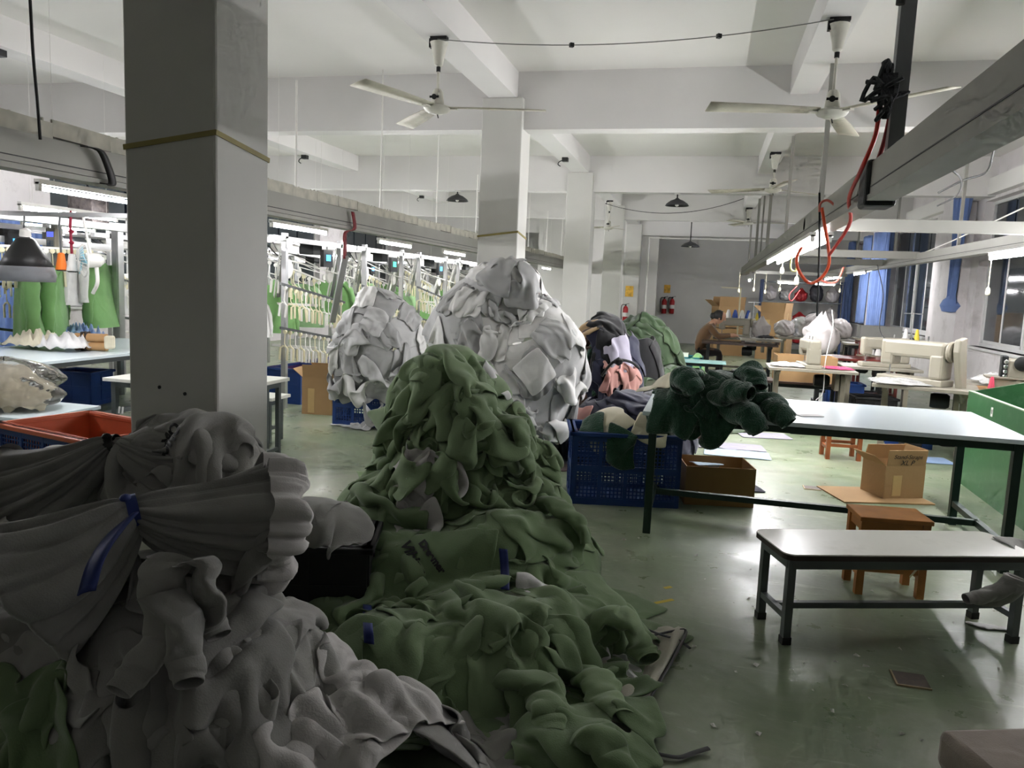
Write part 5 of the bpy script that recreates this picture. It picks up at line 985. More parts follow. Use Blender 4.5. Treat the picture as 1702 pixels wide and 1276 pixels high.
# further stations
sew_table('dark sewing table where the worker sits', -.05, 1.28, 14.6, 15.3, .75, M_topd, M_darkm, panel=False); tag(MB().box((.98, 14.95, .82), (.75, .4, .04), rotz(.05)).obj('fabric_tray', M_topg, None, smooth=0), 'pale flat tray on the worker table', 'tray')
for dx in (-.3, .3): tag(MB().box((.98+dx, 14.95, .775), (.06, .3, .05)).obj('tray_block', M_topd, None, smooth=0), 'dark block under the pale tray %s end' % ('left' if dx < 0 else 'right'), 'block')
tag(film('black cloth crumpled on the worker table', (1.05, 14.75, .845), .3, .2, 22, BLK, .08, 'cloth', 'cloth'), None, None)
sew_table('pale sewing table under the machine the worker uses', .15, 1.35, 15.7, 16.4, .78); sewing_machine('white machine with a dark square head before the worker', (.55, 16.0, .78), .0, 1.15, group=None)
for k, (x, m_) in enumerate(((.42, M_whitet), (.55, mat('blue_thread', hexc(60, 90, 170), .7)), (.68, M_whitet), (.8, mat('blue_thread', hexc(60, 90, 170), .7)))): tag(cone(None, (x, 16.2, 1.16), m_, .06, .16), ['first white thread cone above the worker machine', 'first blue thread cone above the worker machine', 'second white thread cone above the worker machine', 'second blue thread cone above the worker machine'][k], 'thread cone')
tag(MB().ext(.3, .95, 16.1, 16.3, 1.13, 1.16).tube([(.62, 16.2, .79), (.62, 16.2, 1.75)], .015, 8).bar((.25, 16.2, 1.75), (.65, 16.2, 1.75), .02).obj('thread_rack', M_cream, None, smooth=0), 'cream thread rack standing over the worker machine', 'rack')
def bag(label, c, r, h, m, name='plastic_bag', seed=1, cat='bag', neck=True):
    rg = np.random.default_rng(seed); n, k = 44, 22; ph = rg.uniform(0, 6, 8); fx = rg.uniform(3, 8, (4, 3)); G = np.zeros((n, k, 3)); lean = rg.uniform(-.25, .25, 2)
    for i in range(n):
        th = 2*math.pi*i/n
        for j in range(k):
            z = j/(k-1); e = (1-abs(2*z-1)**3.2)**.5 if not neck or z < .62 else ((1-abs(2*.62-1)**3.2)**.5)*(1-.88*((z-.62)/.38)**.7)
            d = np.array([math.cos(th), math.sin(th), z*1.6]); f = 1+sum(.09*(abs(math.sin(fx[q]@d+ph[q]))-.6) for q in range(4))+.05*math.sin(11*th+ph[5]+6*z)
            G[i, j] = (max(e, .03)*r*f*math.cos(th)+lean[0]*r*z, max(e, .03)*r*.82*f*math.sin(th)+lean[1]*r*z, h*(z+.05*math.sin(3*th+ph[6])*z))
    mb = MB(); mb.grid(G, closeu=True); o = mb.obj(name, m, None, smooth=180); o.location = tuple(map(float, c)); return tag(o, label, cat)
M_bagw = mat('white_poly_bag', hexc(186, 180, 178), .3, var=.05, bump=.4, bscale=12); bag('white plastic bag standing among the right machines', AT(1365, 552, Y=12.2)*np.array([1, 1, 0])+np.array([0, 0, .78]), .24, .62, M_bagw, seed=4)
bag('crumpled white bag beside the worker machine', (1.05, 16.05, .79), .17, .42, M_bagw, seed=6)
sew_table('long pale table beyond the worker heaped with wrapped stock', 1.5, 3.0, 17.2, 18.2, .78)
for k in range(5): bag('translucent wrapped bundle on the long pale far table', (1.65+.28*k, 17.6+.1*(k % 2), .78), .2, .34+.08*(k % 3), M_film if k % 2 else M_bagw, name='wrapped_bundle', seed=30+k, cat='bundle', neck=False)['group'] = 'wrapped far bundles'
FPK = Field((1.8, 12.6, 0), (3.2, 14.4, 1.9), .05); FPK.ell((2.45, 13.6, .9), (.18, .15, .45)); put(FPK, 1350, 515, 13.5, (.4, .5), .05, .2, (.5, .9), fab('coral_pink_cloth', (226, 110, 124)), 'coral pink cloth hung behind the white plastic bag', name='cloth', cat='cloth')
tag(table('support frame under the coral pink cloth', 2.2, 2.8, 13.4, 13.9, .92, M_topg, M_darkm, name='side_table'), None, None)
tag(MB().ext(2.35, 2.95, 13.2, 13.5, 1.02, 1.22).obj('grey_carton', mat('grey_board', hexc(120, 120, 116), .6), None, smooth=0), 'grey box among the right machines above the spools', 'box')
tag(table('small spool table under the grey box', 2.3, 3.0, 13.1, 13.6, 1.02, M_bei, M_redt, name='side_table'), None, None)
for k in range(3): tag(cone(None, (2.45+.17*k, 13.12, .92-.15), M_whitet, .05, .15), 'white thread cone under the grey box', 'thread cone', 'cones under the grey box')
tag(MB().ext(2.32, 2.98, 13.05, 13.2, .74, .77).obj('spool_shelf', M_bei, None, smooth=0), 'beige shelf carrying three white cones', 'shelf')
# shelf and boxes against the far wall
rs_ = thing('storage_shelf', 'dark blue storage shelf against the far right wall', 'shelf', (2.6, 24.0, 0)); M_shb = mat('blue_shelf_steel', hexc(52, 70, 110), .5)
for sx in (-1.1, 1.1):
    for sy in (-.3, .3): MB().ext(sx-.03, sx+.03, sy-.03, sy+.03, 0, 2.1).obj('post', M_shb, rs_, smooth=0)
for z in (.3, .9, 1.5, 2.05): MB().ext(-1.1, 1.1, -.32, .32, z-.03, z).obj('shelf_board', M_steel, rs_, smooth=0)
rg = np.random.default_rng(5)
for z in (.3, .9, 1.5):
    for k in range(5): bag('wrapped stock bag on the far blue shelf', (1.75+.42*k, 23.95, z), .17, rg.uniform(.3, .5), [M_bagw, M_film, mat('red_bag', hexc(170, 40, 44), .5), mat('dark_bag', hexc(60, 60, 66), .5)][k % 4], name='stock_bag', seed=50+k, neck=k % 2 == 0)['group'] = 'bags on the far shelf'
carton('cardboard box on stacked boxes behind the worker', (.55, 22.0, .75), .3, .7, .6, .55); carton('lower cardboard box of the stack behind the worker', (.55, 22.0, 0), .2, .8, .7, .72, flaps=False, open_=False, tape=False)
carton('tilted open cardboard box beside the far shelf', (1.75, 21.4, .6), -.4, .6, .6, .6); carton('lower cardboard box beside the far shelf', (1.75, 21.4, 0), -.3, .75, .7, .58, flaps=False, open_=False, tape=False)
tag(table('thin side table by the lime garments', -.55, .35, 12.6, 13.0, .55, mat('teal_top', hexc(150, 190, 186), .4), M_darkm, name='side_table'), None, None)
# curtains
def curtain(label, x, y0, y1, z0, z1, tie=None, m=None, seed=0, knot=False):
    rg = np.random.default_rng(seed); nu, nv = 64, 26; G = np.zeros((nu, nv, 3)); yc, hw = (y0+y1)/2, (y1-y0)/2; ph = rg.uniform(0, 6, 3)
    for j in range(nv):
        t = j/(nv-1); z = z1+(z0-z1)*t; k = 1.0 if tie is None else (1-.55*min(1, t/tie) if t < tie else .45-.1*(t-tie))
        if tie and t > .9: k = .3+.5*(t-.9)*6
        for i in range(nu): u = i/(nu-1)*2-1; G[i, j] = (x+.05*k**.3*math.sin(u*16+ph[0]+.6*math.sin(3*t+ph[1]))+.02*math.sin(u*37+ph[2]), yc+u*hw*k+.05*math.sin(2*t+ph[1]), z)
    mb = MB(); mb.grid(G); root = mb.obj('curtain', m or M_curtain, None, smooth=180); root.modifiers.new('t', 'SOLIDIFY').thickness = .005; tag(root, label, 'curtain')
    if knot: MB().lathe([(.02, -.16), (.13, -.14), (.17, -.04), (.13, .05), (.05, .12)], 16, (x, yc+.02, z0)).obj('curtain_knot', m or M_curtain, root)
    return root
curtain('blue curtain tied in a knot on the white pier between windows', 4.0, 14.35, 15.05, 1.62, 3.4, .7, seed=1, knot=True)
for k, (y0, y1, z0) in enumerate(((19.7, 20.5, 1.0), (21.0, 21.7, .8), (22.3, 23.1, 1.0), (24.6, 25.3, .9))): curtain(['blue curtain at the far side of the second window', 'blue curtain on the second pier', 'blue curtain opening the third window', 'farthest blue curtain beside the shelf'][k], 4.0, y0, y1, z0, 3.3, None, seed=3+k)
curtain('blue curtain hanging at the far left edge window', -10.2, 9.3, 10.3, .3, 2.35, None, seed=9)
# extinguishers and posters
M_ext = mat('extinguisher_red', hexc(170, 28, 34), .35); M_post = mat('orange_poster', hexc(226, 176, 70), .6, var=.3, vscale=9, stain=hexc(236, 214, 90), sscale=5, samt=.8)
def extinguisher(label, loc):
    root = thing('fire_extinguisher', label, 'extinguisher', loc); MB().lathe([(.07, 0), (.08, .02), (.08, .4), (.05, .46), (.025, .48)], 18).obj('cylinder', M_ext, root); MB().lathe([(.025, .48), (.03, .52), (.01, .54)], 12).obj('valve', M_darkm, root); MB().bar((-.01, 0, .53), (.10, -.02, .56), .02, .012).obj('handle', M_darkm, root, smooth=0)
    MB().tube(spline([(-.02, 0, .52), (-.11, -.02, .5), (-.13, -.02, .3), (-.11, -.02, .05)], 14), .012, 8).obj('hose', M_black, root); MB().lathe([(.0815, .16), (.0815, .28)], 18, cap=False).obj('label_band', M_wplast, root)
for k, (x, lb) in enumerate(((1103, 'left red fire extinguisher hung on the far wall'), (1116, 'right red fire extinguisher hung on the far wall'))): P = AT(x, 520, Y=25.9); extinguisher(lb, (P[0], 25.9, P[2]-.02))
P = AT(1039, 532, Y=23.8); extinguisher('red fire extinguisher on the floor stand beside the pier', (P[0], 23.75, max(.3, P[2]-.05)))
tag(MB().ext(P[0]-.2, P[0]+.2, 23.6, 23.9, 0, max(.3, P[2]-.05)).obj('extinguisher_stand', M_wplast, None, smooth=0, bevel=.02), 'white stand under the single extinguisher', 'stand')
for k, (x, y, Y, sx, sz, lb) in enumerate(((1046, 484, 23.99, .24, .32, 'orange and yellow poster on the white pier'), (1109, 480, 25.99, .2, .26, 'small orange poster on the far wall'))):
    P = AT(x, y, Y=Y); tag(MB().box((P[0], Y-.008, P[2]), (sx, .006, sz)).obj('wall_poster', M_post, None, smooth=0), lb, 'poster')
# worker
def person():
    root = thing('person', 'worker in a brown jacket bent over a sewing machine, black hair tied back', 'person', (-.12, 15.55, 0))
    skin = mat('skin', hexc(196, 150, 124), .55); jac = fab('brown_jacket', (108, 82, 58)); trou = fab('dark_trousers', (34, 28, 30)); hair = mat('black_hair', hexc(20, 17, 16), .5, var=.2)
    me = bpy.data.meshes.new('body'); V = []; E = []; R = []
    def v(p, r): V.append(p); R.append(r); return len(V)-1
    pel = v((0, 0, .52), (.17, .15)); wai = v((.03, 0, .66), (.15, .13)); che = v((.12, 0, .86), (.17, .15)); sho = v((.2, 0, 1.0), (.13, .11)); nec = v((.26, 0, 1.07), (.06, .06)); hea = v((.33, 0, 1.14), (.07, .07)); E += [(pel, wai), (wai, che), (che, sho), (sho, nec), (nec, hea)]
    for s in (-1, 1):
        a = v((.2, s*.18, .98), (.075, .075)); e = v((.36, s*.22, .80), (.06, .06)); w_ = v((.58, s*.10, .84), (.042, .038)); h_ = v((.67, s*.07, .84), (.04, .025)); E += [(sho, a), (a, e), (e, w_), (w_, h_)]
        for k in range(4): f1 = v((.72, s*(.05+.022*k), .84), (.012, .012)); f2 = v((.75-.01*(k == 3), s*(.05+.022*k), .82), (.010, .010)); E += [(h_, f1), (f1, f2)]
        t1 = v((.67, s*.03, .845), (.012, .012)); t2 = v((.70, s*.015, .83), (.010, .010)); E += [(h_, t1), (t1, t2)]
        hp = v((.04, s*.10, .50), (.105, .10)); kn = v((.42, s*.12, .50), (.075, .075)); an = v((.40, s*.12, .09), (.05, .05)); to = v((.54, s*.12, .05), (.045, .04)); E += [(pel, hp), (hp, kn), (kn, an), (an, to)]
    me.from_pydata(V, E, []); o = bpy.data.objects.new('body', me); COL.objects.link(o); o.parent = root
    sk = o.modifiers.new('skin', 'SKIN'); lay_ = me.skin_vertices[0]
    for i, r in enumerate(R): lay_.data[i].radius = r; lay_.data[i].use_root = (i == pel)
    o.modifiers.new('s', 'SUBSURF').render_levels = 2
    dg = bpy.context.evaluated_depsgraph_get(); m2 = bpy.data.meshes.new_from_object(o.evaluated_get(dg)); o.modifiers.clear(); o.data = m2
    for m_ in (jac, trou, skin): m2.materials.append(m_)
    for p in m2.polygons:
        c = p.center; p.use_smooth = True
        p.material_index = 2 if (c.x > .58 and c.z > .7) or c.z > 1.055 else 1 if c.z < .56 else 0
    hd = MB().lathe([(.0, -.13), (.05, -.115), (.078, -.05), (.088, .02), (.08, .08), (.05, .115), (0, .125)], 20, cap=False).xf(np.diag([1.12, .9, 1])).xf(roty(.55), (.37, 0, 1.17)).obj('head', skin, root)
    MB().lathe([(.0, -.02), (.016, -.012), (.012, .02), (0, .03)], 8, (.475, 0, 1.13), cap=False).obj('nose', skin, hd)
    for s in (-1, 1): MB().lathe([(0, -.025), (.02, 0), (0, .025)], 8, (.36, s*.083, 1.15), cap=False).obj('ear', skin, hd); MB().lathe([(0, -.008), (.009, 0), (0, .008)], 8, (.455, s*.03, 1.165), cap=False).obj('eye', hair, hd)
    MB().box((.455, 0, 1.075), (.012, .04, .01), roty(.5)).obj('mouth', mat('lip', hexc(150, 80, 74), .5), hd, smooth=0)
    MB().lathe([(.09, -.05), (.1, .0), (.092, .07), (.055, .118), (0, .132)], 20, cap=False).xf(np.diag([1.12, .94, 1])).xf(roty(.2), (.345, 0, 1.185)).obj('hair', hair, root); MB().lathe([(0, -.07), (.045, -.04), (.055, 0), (.035, .05), (0, .06)], 12, (.235, 0, 1.20), cap=False).obj('hair_bun', hair, root)
person(); stool('dark wooden stool under the seated worker', (-.1, 15.55, 0), 0, .38, .34, .40, m=M_topd)
# ---------------------------------------------------------------- left side: hanging racks and tables
rg = np.random.default_rng(77)
HANG = MB(); HANG.lathe([(.001, -.012), (.024, -.011), (.026, 0), (.024, .011), (.001, .012)], 12, (0, 0, .0), rotx(math.pi/2)); HANG.tube([(0, 0, -.02), (0, 0, -.14), (.02, 0, -.17)], .006, 5); HANG.bar((-.01, 0, -.17), (.02, 0, -.18), .012)
for s in (-1, 1): HANG.bar((s*.015, 0, -.17), (s*.05, 0, -.20), .014, .014); HANG.box((s*.05, 0, -.27), (.022, .016, .15))
hang_me = HANG.mesh('hanger', [M_cream], 40); HANG2 = MB(); HANG2.v, HANG2.f, HANG2.m = HANG.v, HANG.f, HANG.m; hang_me2 = HANG2.mesh('hanger_white', [M_wplast], 40)
def hangers(p, q, n, label, group, sc=1.0, yaw=0.0):
    p = np.array(p, float); q = np.array(q, float)
    for i in range(n):
        o = bpy.data.objects.new('clip_hanger', hang_me if rg.random() < .65 else hang_me2); COL.objects.link(o); P = p+(q-p)*(i+.5)/n; o.location = (P[0], P[1], P[2]-.035); o.rotation_euler = (rg.normal(0, .04), rg.normal(0, .05), yaw+rg.normal(0, .15)); o.scale = (sc, sc, sc); tag(o, label, 'hanger', group)
def rack(X, y0, label, screen=False, k=0):
    root = thing('hanger_rack', label, 'rack', (X, y0, 0)); H_ = 2.12
    for i, y in enumerate((0, 1.45)):
        MB().ext(-.03, .03, y-.03, y+.03, 0, H_).obj('post', M_alu, root, smooth=0)
        MB().bar((-.02, y+.05, 2.0), (-.35, y+.45, 1.35), .05, .03).obj('lift_arm', M_alu, root, smooth=0); MB().bar((-.08, y+.05, 2.0), (-.41, y+.45, 1.35), .012, .06).obj('lift_cover', M_wplast, root, smooth=0)
    MB().ext(-.03, .03, -.3, 1.9, H_-.1, H_-.04).obj('top_rail', M_alu, root, smooth=0); MB().ext(-.5, -.44, -.3, 1.9, H_-.1, H_-.04).obj('top_rail', M_alu, root, smooth=0)
    for z in (1.52, 1.0): MB().bar((.06, -.2, z), (.06, 1.5, z-.24), .018, .03).obj('storage_rail', M_steel, root, smooth=0)
    MB().bar((-.3, -.1, 1.85), (-.3, 1.6, 1.55), .02).obj('feed_rail', M_wplast, root, smooth=0); MB().bar((-.45, .1, 1.9), (.1, 1.7, 1.62), .016).obj('feed_rail', M_wplast, root, smooth=0)
    for z in (1.25, .7): MB().bar((-.6, .72, z), (.05, .72, z), .03).obj('cross_arm', M_wplast, root, smooth=0)
    MB().box((-.2, .35, 1.95), (.22, .3, .1)).obj('drive_box', M_wplast, root, smooth=0); MB().box((-.25, 1.1, 1.98), (.2, .24, .14)).obj('drive_box', M_darkm, root, smooth=0)
    for j in range(3): MB().tube(spline([(-.3+.1*j, -.1, 2.0), (-.25, .3, 1.8+.05*j), (-.35, .7, 1.9), (-.2, 1.2, 1.75+.06*j)], 14), .008, 5).obj('cable', [M_wplast, M_black, M_steel][j], root)
    MB().lathe([(.10, 0), (.12, .01), (.12, .03), (.10, .04)], 18, (-.1, .2, 1.70), roty(math.pi/2)).obj('guide_disc', M_wplast, root); MB().lathe([(.07, 0), (.08, .01), (.08, .03), (.07, .04)], 18, (-.1, 1.3, 1.62), roty(math.pi/2)).obj('guide_disc', M_wplast, root)
    if screen:
        s_ = MB().box((.06, .95, 1.86), (.05, .26, .22)).obj('control_screen', M_black, root, smooth=0); MB().box((.088, .95, 1.87), (.004, .12, .08)).obj('display', mat('lit_display_%d' % (k % 2), hexc(40, 90, 80), .3, emit=hexc(60, 190, 150) if k % 2 else hexc(60, 150, 220), estr=2.5), s_, smooth=0)
        MB().box((.07, -.02, 2.0), (.01, .12, .1)).obj('number_plate', M_wplast, root, smooth=0); text_part('%02d' % (k+5), .08, M_ink, root, (.077, -.02, 2.0), (math.pi/2, 0, math.pi/2), 'number', .0005)
    return root
NM = ['nearest', 'second', 'third', 'fourth', 'fifth', 'sixth', 'seventh']
for k in range(6): rack(-4.95, 8.55+2.25*k, 'aluminium hanger rack in the row behind the near column, %s' % NM[k], True, k)
for k in range(7): rack(-7.9, 6.6+2.5*k, 'aluminium hanger rack in the row by the left windows, %s' % NM[k], k % 2 == 0, k+2)
hg = 'clip hangers on the racks behind the column'; hl = 'cream clip hanger with a round white roller on the left racks'
for k in range(5):
    y = 8.55+2.25*k
    hangers((-4.89, y-.15, 1.51), (-4.89, y+1.45, 1.29), 13, hl, hg); hangers((-4.89, y-.15, .99), (-4.89, y+1.45, .77), 13, hl, hg)
    hangers((-5.25, y-.05, 1.84), (-5.25, y+1.5, 1.56), 11, hl, hg)
for k in range(4): y = 6.6+2.5*k; hangers((-7.84, y-.15, 1.51), (-7.84, y+1.45, 1.29), 11, hl, hg); hangers((-8.2, y, 1.84), (-8.2, y+1.5, 1.56), 9, hl, hg)
# hanging garments
def hang_mesh(name, m, w_=.5, h=.62, seed=0):
    r = np.random.default_rng(seed); nu, nv = 40, 22; G = np.zeros((nu, nv, 3)); ph = r.uniform(0, 6, 4)
    for i in range(nu):
        th = 2*math.pi*i/nu
        for j in range(nv):
            t = j/(nv-1); hw = w_*(.16+.34*min(1, t*3.2)**.6+.10*t); f = 1+.16*t*abs(math.sin(4*th+ph[0]+t))+.06*math.sin(9*th+ph[1]); G[i, j] = (hw*math.cos(th)*f, .07*(.6+t)*math.sin(th)*f+.02*math.sin(3*t+ph[2]), -h*t)
    mb = MB(); mb.grid(G, closeu=True)
    for s in (-1, 1):
        P = spline([(s*w_*.34, 0, -.05), (s*w_*.52, 0, -.16), (s*w_*.62, 0, -.36), (s*w_*.64, 0, -.56)], 14); mb.tube(P, np.linspace(.075, .045, 14)*(1+.1*np.sin(np.arange(14)*1.7+seed)), 12, cap=False, flat=.6)
    return mb.mesh(name, m, 180)
HGM = [hang_mesh('hanging_green', fab('leaf_green_jersey', (120, 164, 102)), seed=1), hang_mesh('hanging_green_b', fab('leaf_green_jersey', (120, 164, 102)), .55, .66, 2), hang_mesh('hanging_white', WHITE[0], .46, .6, 3), hang_mesh('hanging_green_pale', fab('mint_jersey', (146, 182, 132)), .48, .6, 4)]
def hanging(P, i, label, rz=0., group=None, sc=1.0):
    o = bpy.data.objects.new('hanging_garment', HGM[i]); COL.objects.link(o); o.location = tuple(map(float, P)); o.rotation_euler = (0, 0, rz); o.scale = (sc, sc, sc); return tag(o, label, 'garment', group)
for k in range(16): hanging((-5.45-.1*rg.random(), 9.2+.75*k+rg.uniform(-.2, .2), 1.6-.25*rg.random()), [0, 3, 1, 2, 0][k % 5], 'green or white garment hanging among the left racks', rg.uniform(-.6, .6), 'garments hanging on the left racks')
for k in range(10): hanging((-8.35, 8.6+1.4*k, 1.55), [0, 2, 1, 3][k % 4], 'garment hanging in the rack row by the left windows', rg.uniform(-.5, .5), 'garments in the window side racks')
# sorting table
table('long white sorting table at the left under the hanging lamp', -7.35, -5.92, 4.3, 8.6, .73, M_top, M_gry, lw=.06, t=.03, brace=.12)
gx = -6.75
for k, (y, i, z, rz, sc, lb) in enumerate(((7.35, 0, 1.58, .4, 1.35, 'leaf green sweatshirt hanging leftmost behind the sorting table'), (7.75, 1, 1.62, .1, 1.3, 'leaf green sweatshirt hanging second behind the sorting table'), (8.05, 2, 1.7, -.2, .9, 'white garment hanging between the green sweatshirts'), (8.2, 2, 1.7, .2, .85, 'second white garment hanging between the green sweatshirts'), (8.5, 0, 1.68, -.2, 1.3, 'leaf green sweatshirt hanging rightmost beside the alloy post'))): hanging((gx-.75, y, z), i, lb, math.pi/2+.5+rz, None, sc)
hangers((-7.45, 6.95, 1.80), (-7.45, 8.3, 1.84), 16, 'cream clip hanger bunched over the green sweatshirts', 'bunched clip hangers', 1.2, 1.2)
tag(MB().bar((-7.45, 6.5, 1.80), (-7.45, 8.6, 1.84), .025).obj('hanging_rail', M_wplast, None, smooth=0), 'white rail carrying the bunched hangers', 'rail')
for k, (x, y, z1) in enumerate(((-7.45, 6.5, 2.1), (-7.4, 8.66, 2.12))): tag(MB().ext(x-.05, x+.05, y-.05, y+.05, 0, z1).ext(x-.03, x+.03, y-.054, y-.05, .1, z1-.1).obj('alloy_post', M_alu, None, smooth=0), ['alloy post at the left behind the sorting table', 'tall alloy post right of the hanging green garments'][k], 'post')
for k, (P0, P1, w_) in enumerate((((-8.0, 4.0, 2.1), (-6.2, 10.2, 2.12), .12), ((-6.4, 3.2, 2.06), (-6.4, 8.6, 2.06), .14), ((-7.9, 4.4, 1.9), (-7.9, 9.2, 1.9), .08))): tag(MB().bar(P0, P1, w_, .07).obj('overhead_beam', M_alu, None, smooth=0), ['slanting pale conveyor beam above the sorting table', 'straight pale conveyor beam above the sorting table', 'low pale conveyor beam by the left windows'][k], 'beam')
for k, (x, y, m_, lb) in enumerate(((60, 578, CREAMF, 'cream fabric heap on the sorting table'), (92, 566, fab('sky_stripe', (150, 180, 226), var=.3), 'blue and white fabric heap on the sorting table'), (132, 566, fab('sky_stripe', (150, 180, 226), var=.3), 'blue and white fabric beside the brown bundle'), (112, 582, WLIN, 'white fabric before the blue heap on the sorting table'))):
    P = AT(x, y, Z=.735); film(lb, P, .46, .42, 60+k, m_, .24, 'fabric_heap', 'fabric')
P = AT(152, 572, Z=.80); rb = thing('brown_bundle', 'brown bundle of strips tied with dark bands on the sorting table', 'bundle', (P[0], P[1], .73), .3)
for k in range(2): MB().tube([(-.16, 0, .05+.09*k), (.16, 0, .05+.09*k)], .055, 14, flat=.85).obj('rolled_strip', mat('camel_cloth', hexc(190, 150, 104), .9, var=.1), rb)
for x in (-.08, -.04): MB().box((x, 0, .10), (.014, .125, .21)).obj('tie_band', M_edge, rb, smooth=0, bevel=.02)
MB().box((.2, -.02, .1), (.10, .1, .14), rotz(.3)).obj('label_stack', CREAMF, rb, smooth=0, bevel=.02)
# hanging lamp, spools, small fan
P = AT(44, 446, Y=6.05); rl = thing('hanging_lamp', 'lamp with a black and grey cloth shade over the sorting table', 'lamp', P); MB().lathe([(.05, .29), (.08, .27), (.17, .12), (.225, .02)], 24, cap=False).obj('lamp_shade', M_black, rl).modifiers.new('t', 'SOLIDIFY').thickness = .006
MB().lathe([(.225, .02), (.245, -.06), (.235, -.12)], 24, cap=False).obj('cloth_skirt', fab('grey_skirt', (120, 122, 126)), rl).modifiers.new('t', 'SOLIDIFY').thickness = .006
MB().tube([(-.02, 0, .3), (0, 0, 2.08-P[2])], .008, 6).obj('lamp_cord', M_steel, rl); MB().lathe([(.04, .28), (.05, .3), (.045, .35), (.02, .37)], 14).obj('lamp_cap', M_wplast, rl); MB().lathe([(0, -.03), (.05, 0), (.05, .06), (.025, .12)], 14, (.02, 0, .02)).obj('bulb', M_tube, rl)
tag(MB().bar((-8.0, 6.05, 2.08), (-4.6, 6.05, 2.08), .05, .04).obj('hanging_rail', M_alu, None, smooth=0), 'cross bar over the sorting table carrying cords and spools', 'rail')
M_cone_o = mat('orange_thread', hexc(236, 120, 20), .6)
for k, (x, y, m_, cm, lb) in enumerate(((102, 438, M_cone_o, M_steel, 'orange thread cone hung upside on a grey cord'), (120, 440, M_whitet, mat('maroon_cord', hexc(140, 22, 50), .6), 'white thread cone hung on a knotted maroon cord'))):
    P = AT(x, y, Y=6.05); rc = thing('hanging_spool', lb, 'spool', P); MB().lathe([(.035, -.06), (.05, -.055), (.028, .09), (.015, .10)], 16).obj('thread_cone', m_, rc); MB().lathe([(.03, -.068), (.048, -.06)], 16).obj('cone_base', M_darkm, rc); MB().tube([(0, 0, .09), (-.01, 0, .35), (0, 0, 2.06-P[2])], .012 if k else .009, 6).obj('cord', cm, rc)
    if k: 
        for z in (.3, .46, .2): MB().lathe([(0, -.03), (.025, 0), (0, .03)], 8, (0, 0, z), cap=False).obj('cord_knot', cm, rc)
P = AT(140, 432, Y=6.05); rf = thing('desk_fan', 'small white clip fan with pale blue blades above the green garments', 'fan', P, -.6)
cage = MB()
for k in range(24): a = 2*math.pi*k/24; cage.tube([(0, -.05, 0), (.09*math.cos(a), -.05, .09*math.sin(a)), (.15*math.cos(a), 0, .15*math.sin(a))], .003, 4)
cage.tube([(.15*math.cos(a), 0, .15*math.sin(a)) for a in np.linspace(0, 2*math.pi, 33)], .008, 6); cage.obj('cage', M_wplast, rf); MB().lathe([(.06, 0), (.07, .02), (.06, .12), (.03, .15)], 16, (0, .01, 0), rotx(-math.pi/2)).obj('motor', M_wplast, rf)
for k in range(3):
    b = MB(); b.box((.07, 0, 0), (.11, .006, .08), rotx(.4)); b.xf(roty(k*2.094), (0, -.02, 0)); b.obj('blade', mat('pale_blue_blade', hexc(150, 206, 222), .4), rf, smooth=0)
MB().tube(spline([(0, .1, -.05), (.02, .1, -.2), (-.06, .08, -.3)], 12), .018, 8).obj('neck', M_wplast, rf); MB().tube([(0, .06, .02), (0, .0, 2.07-P[2])], .012, 8).obj('hanger_pole', M_wplast, rf)
P = AT(147, 345, Y=7.4); tag(MB().box((P[0], P[1], P[2]), (.32, .25, .34)).obj('control_box', mat('dark_wired_panel', hexc(48, 42, 40), .8, var=.6, vscale=22, bump=.5, bscale=25), None, smooth=0, bevel=.01), 'dark open control box full of wires near the column', 'control box')
P = AT(87, 398, Y=7.8); rk = thing('keypad_terminal', 'grey keypad terminal on a post above the sorting table', 'terminal', P); MB().box((0, 0, 0), (.13, .06, .26)).obj('terminal_body', M_bei, rk, smooth=0, bevel=.008); MB().box((0, -.032, .06), (.09, .004, .06)).obj('display', mat('blue_display', hexc(60, 70, 170), .3, emit=hexc(80, 90, 220), estr=1.0), rk, smooth=0)
for i in range(3):
    for j in range(4): MB().box((-.03+.03*i, -.032, -.02-.025*j), (.02, .006, .015)).obj('key', M_steel, rk, smooth=0)
MB().ext(-.05, .05, .03, .1, -P[2], 2.12-P[2]).obj('post', M_rail, rk, smooth=0)
# bag of cream garments, small tables, stools, black garment
PB = AT(35, 660, Y=5.1); bx_, by_ = float(PB[0]), float(PB[1])
table('low table carrying the bagged cream garments at the left edge', bx_-.62, bx_+.36, by_-.3, by_+.45, .45, M_top, M_gry, name='low_table'); FBG = Field((bx_-.9, by_-.7, 0), (bx_+.7, by_+.9, 1.3), .04); FBG.blk((bx_-.13, by_+.07, .43), (.98, .75, .04)); FBG.ell((bx_-.1, by_+.05, .5), (.25, .2, .12))
for k in range(3): lay(FBG, (bx_-.25+.13*k, by_, .68), (.44, .4), .036, .5*k, (.55, .85), CREAMF, 'garment', 'cream garment folded inside the clear bag', 'bagged cream garments', 'garment')
bag('clear plastic bag over cream garments at the left edge', (bx_-.1, by_+.05, .455), .40, .40, mat('clear_bag', hexc(236, 232, 226), .08, var=.02, trans=.92, spec=.7, bump=.5, bscale=9), seed=70, neck=False)
table('white table with a black garment behind the orange lined crate', -5.1, -3.75, 5.75, 6.35, .66, M_topw, M_gry, name='side_table'); FBK = Field((-5.3, 5.4, 0), (-3.4, 6.7, 1.4), .035); FBK.blk((-4.42, 6.05, .64), (1.35, .6, .04)); FBK.ell((-3.95, 6.0, .68), (.22, .2, .2))
ob = lay(FBK, FBK.surf((-3.98, 5.6, 1.3), (0, .3, -1)), (.6, .42), .035, .4, (.75, .9), BLK, 'garment', 'black garment with white stripes slumped beside the near column', None); 
P = AT(203, 682, Y=5.75)
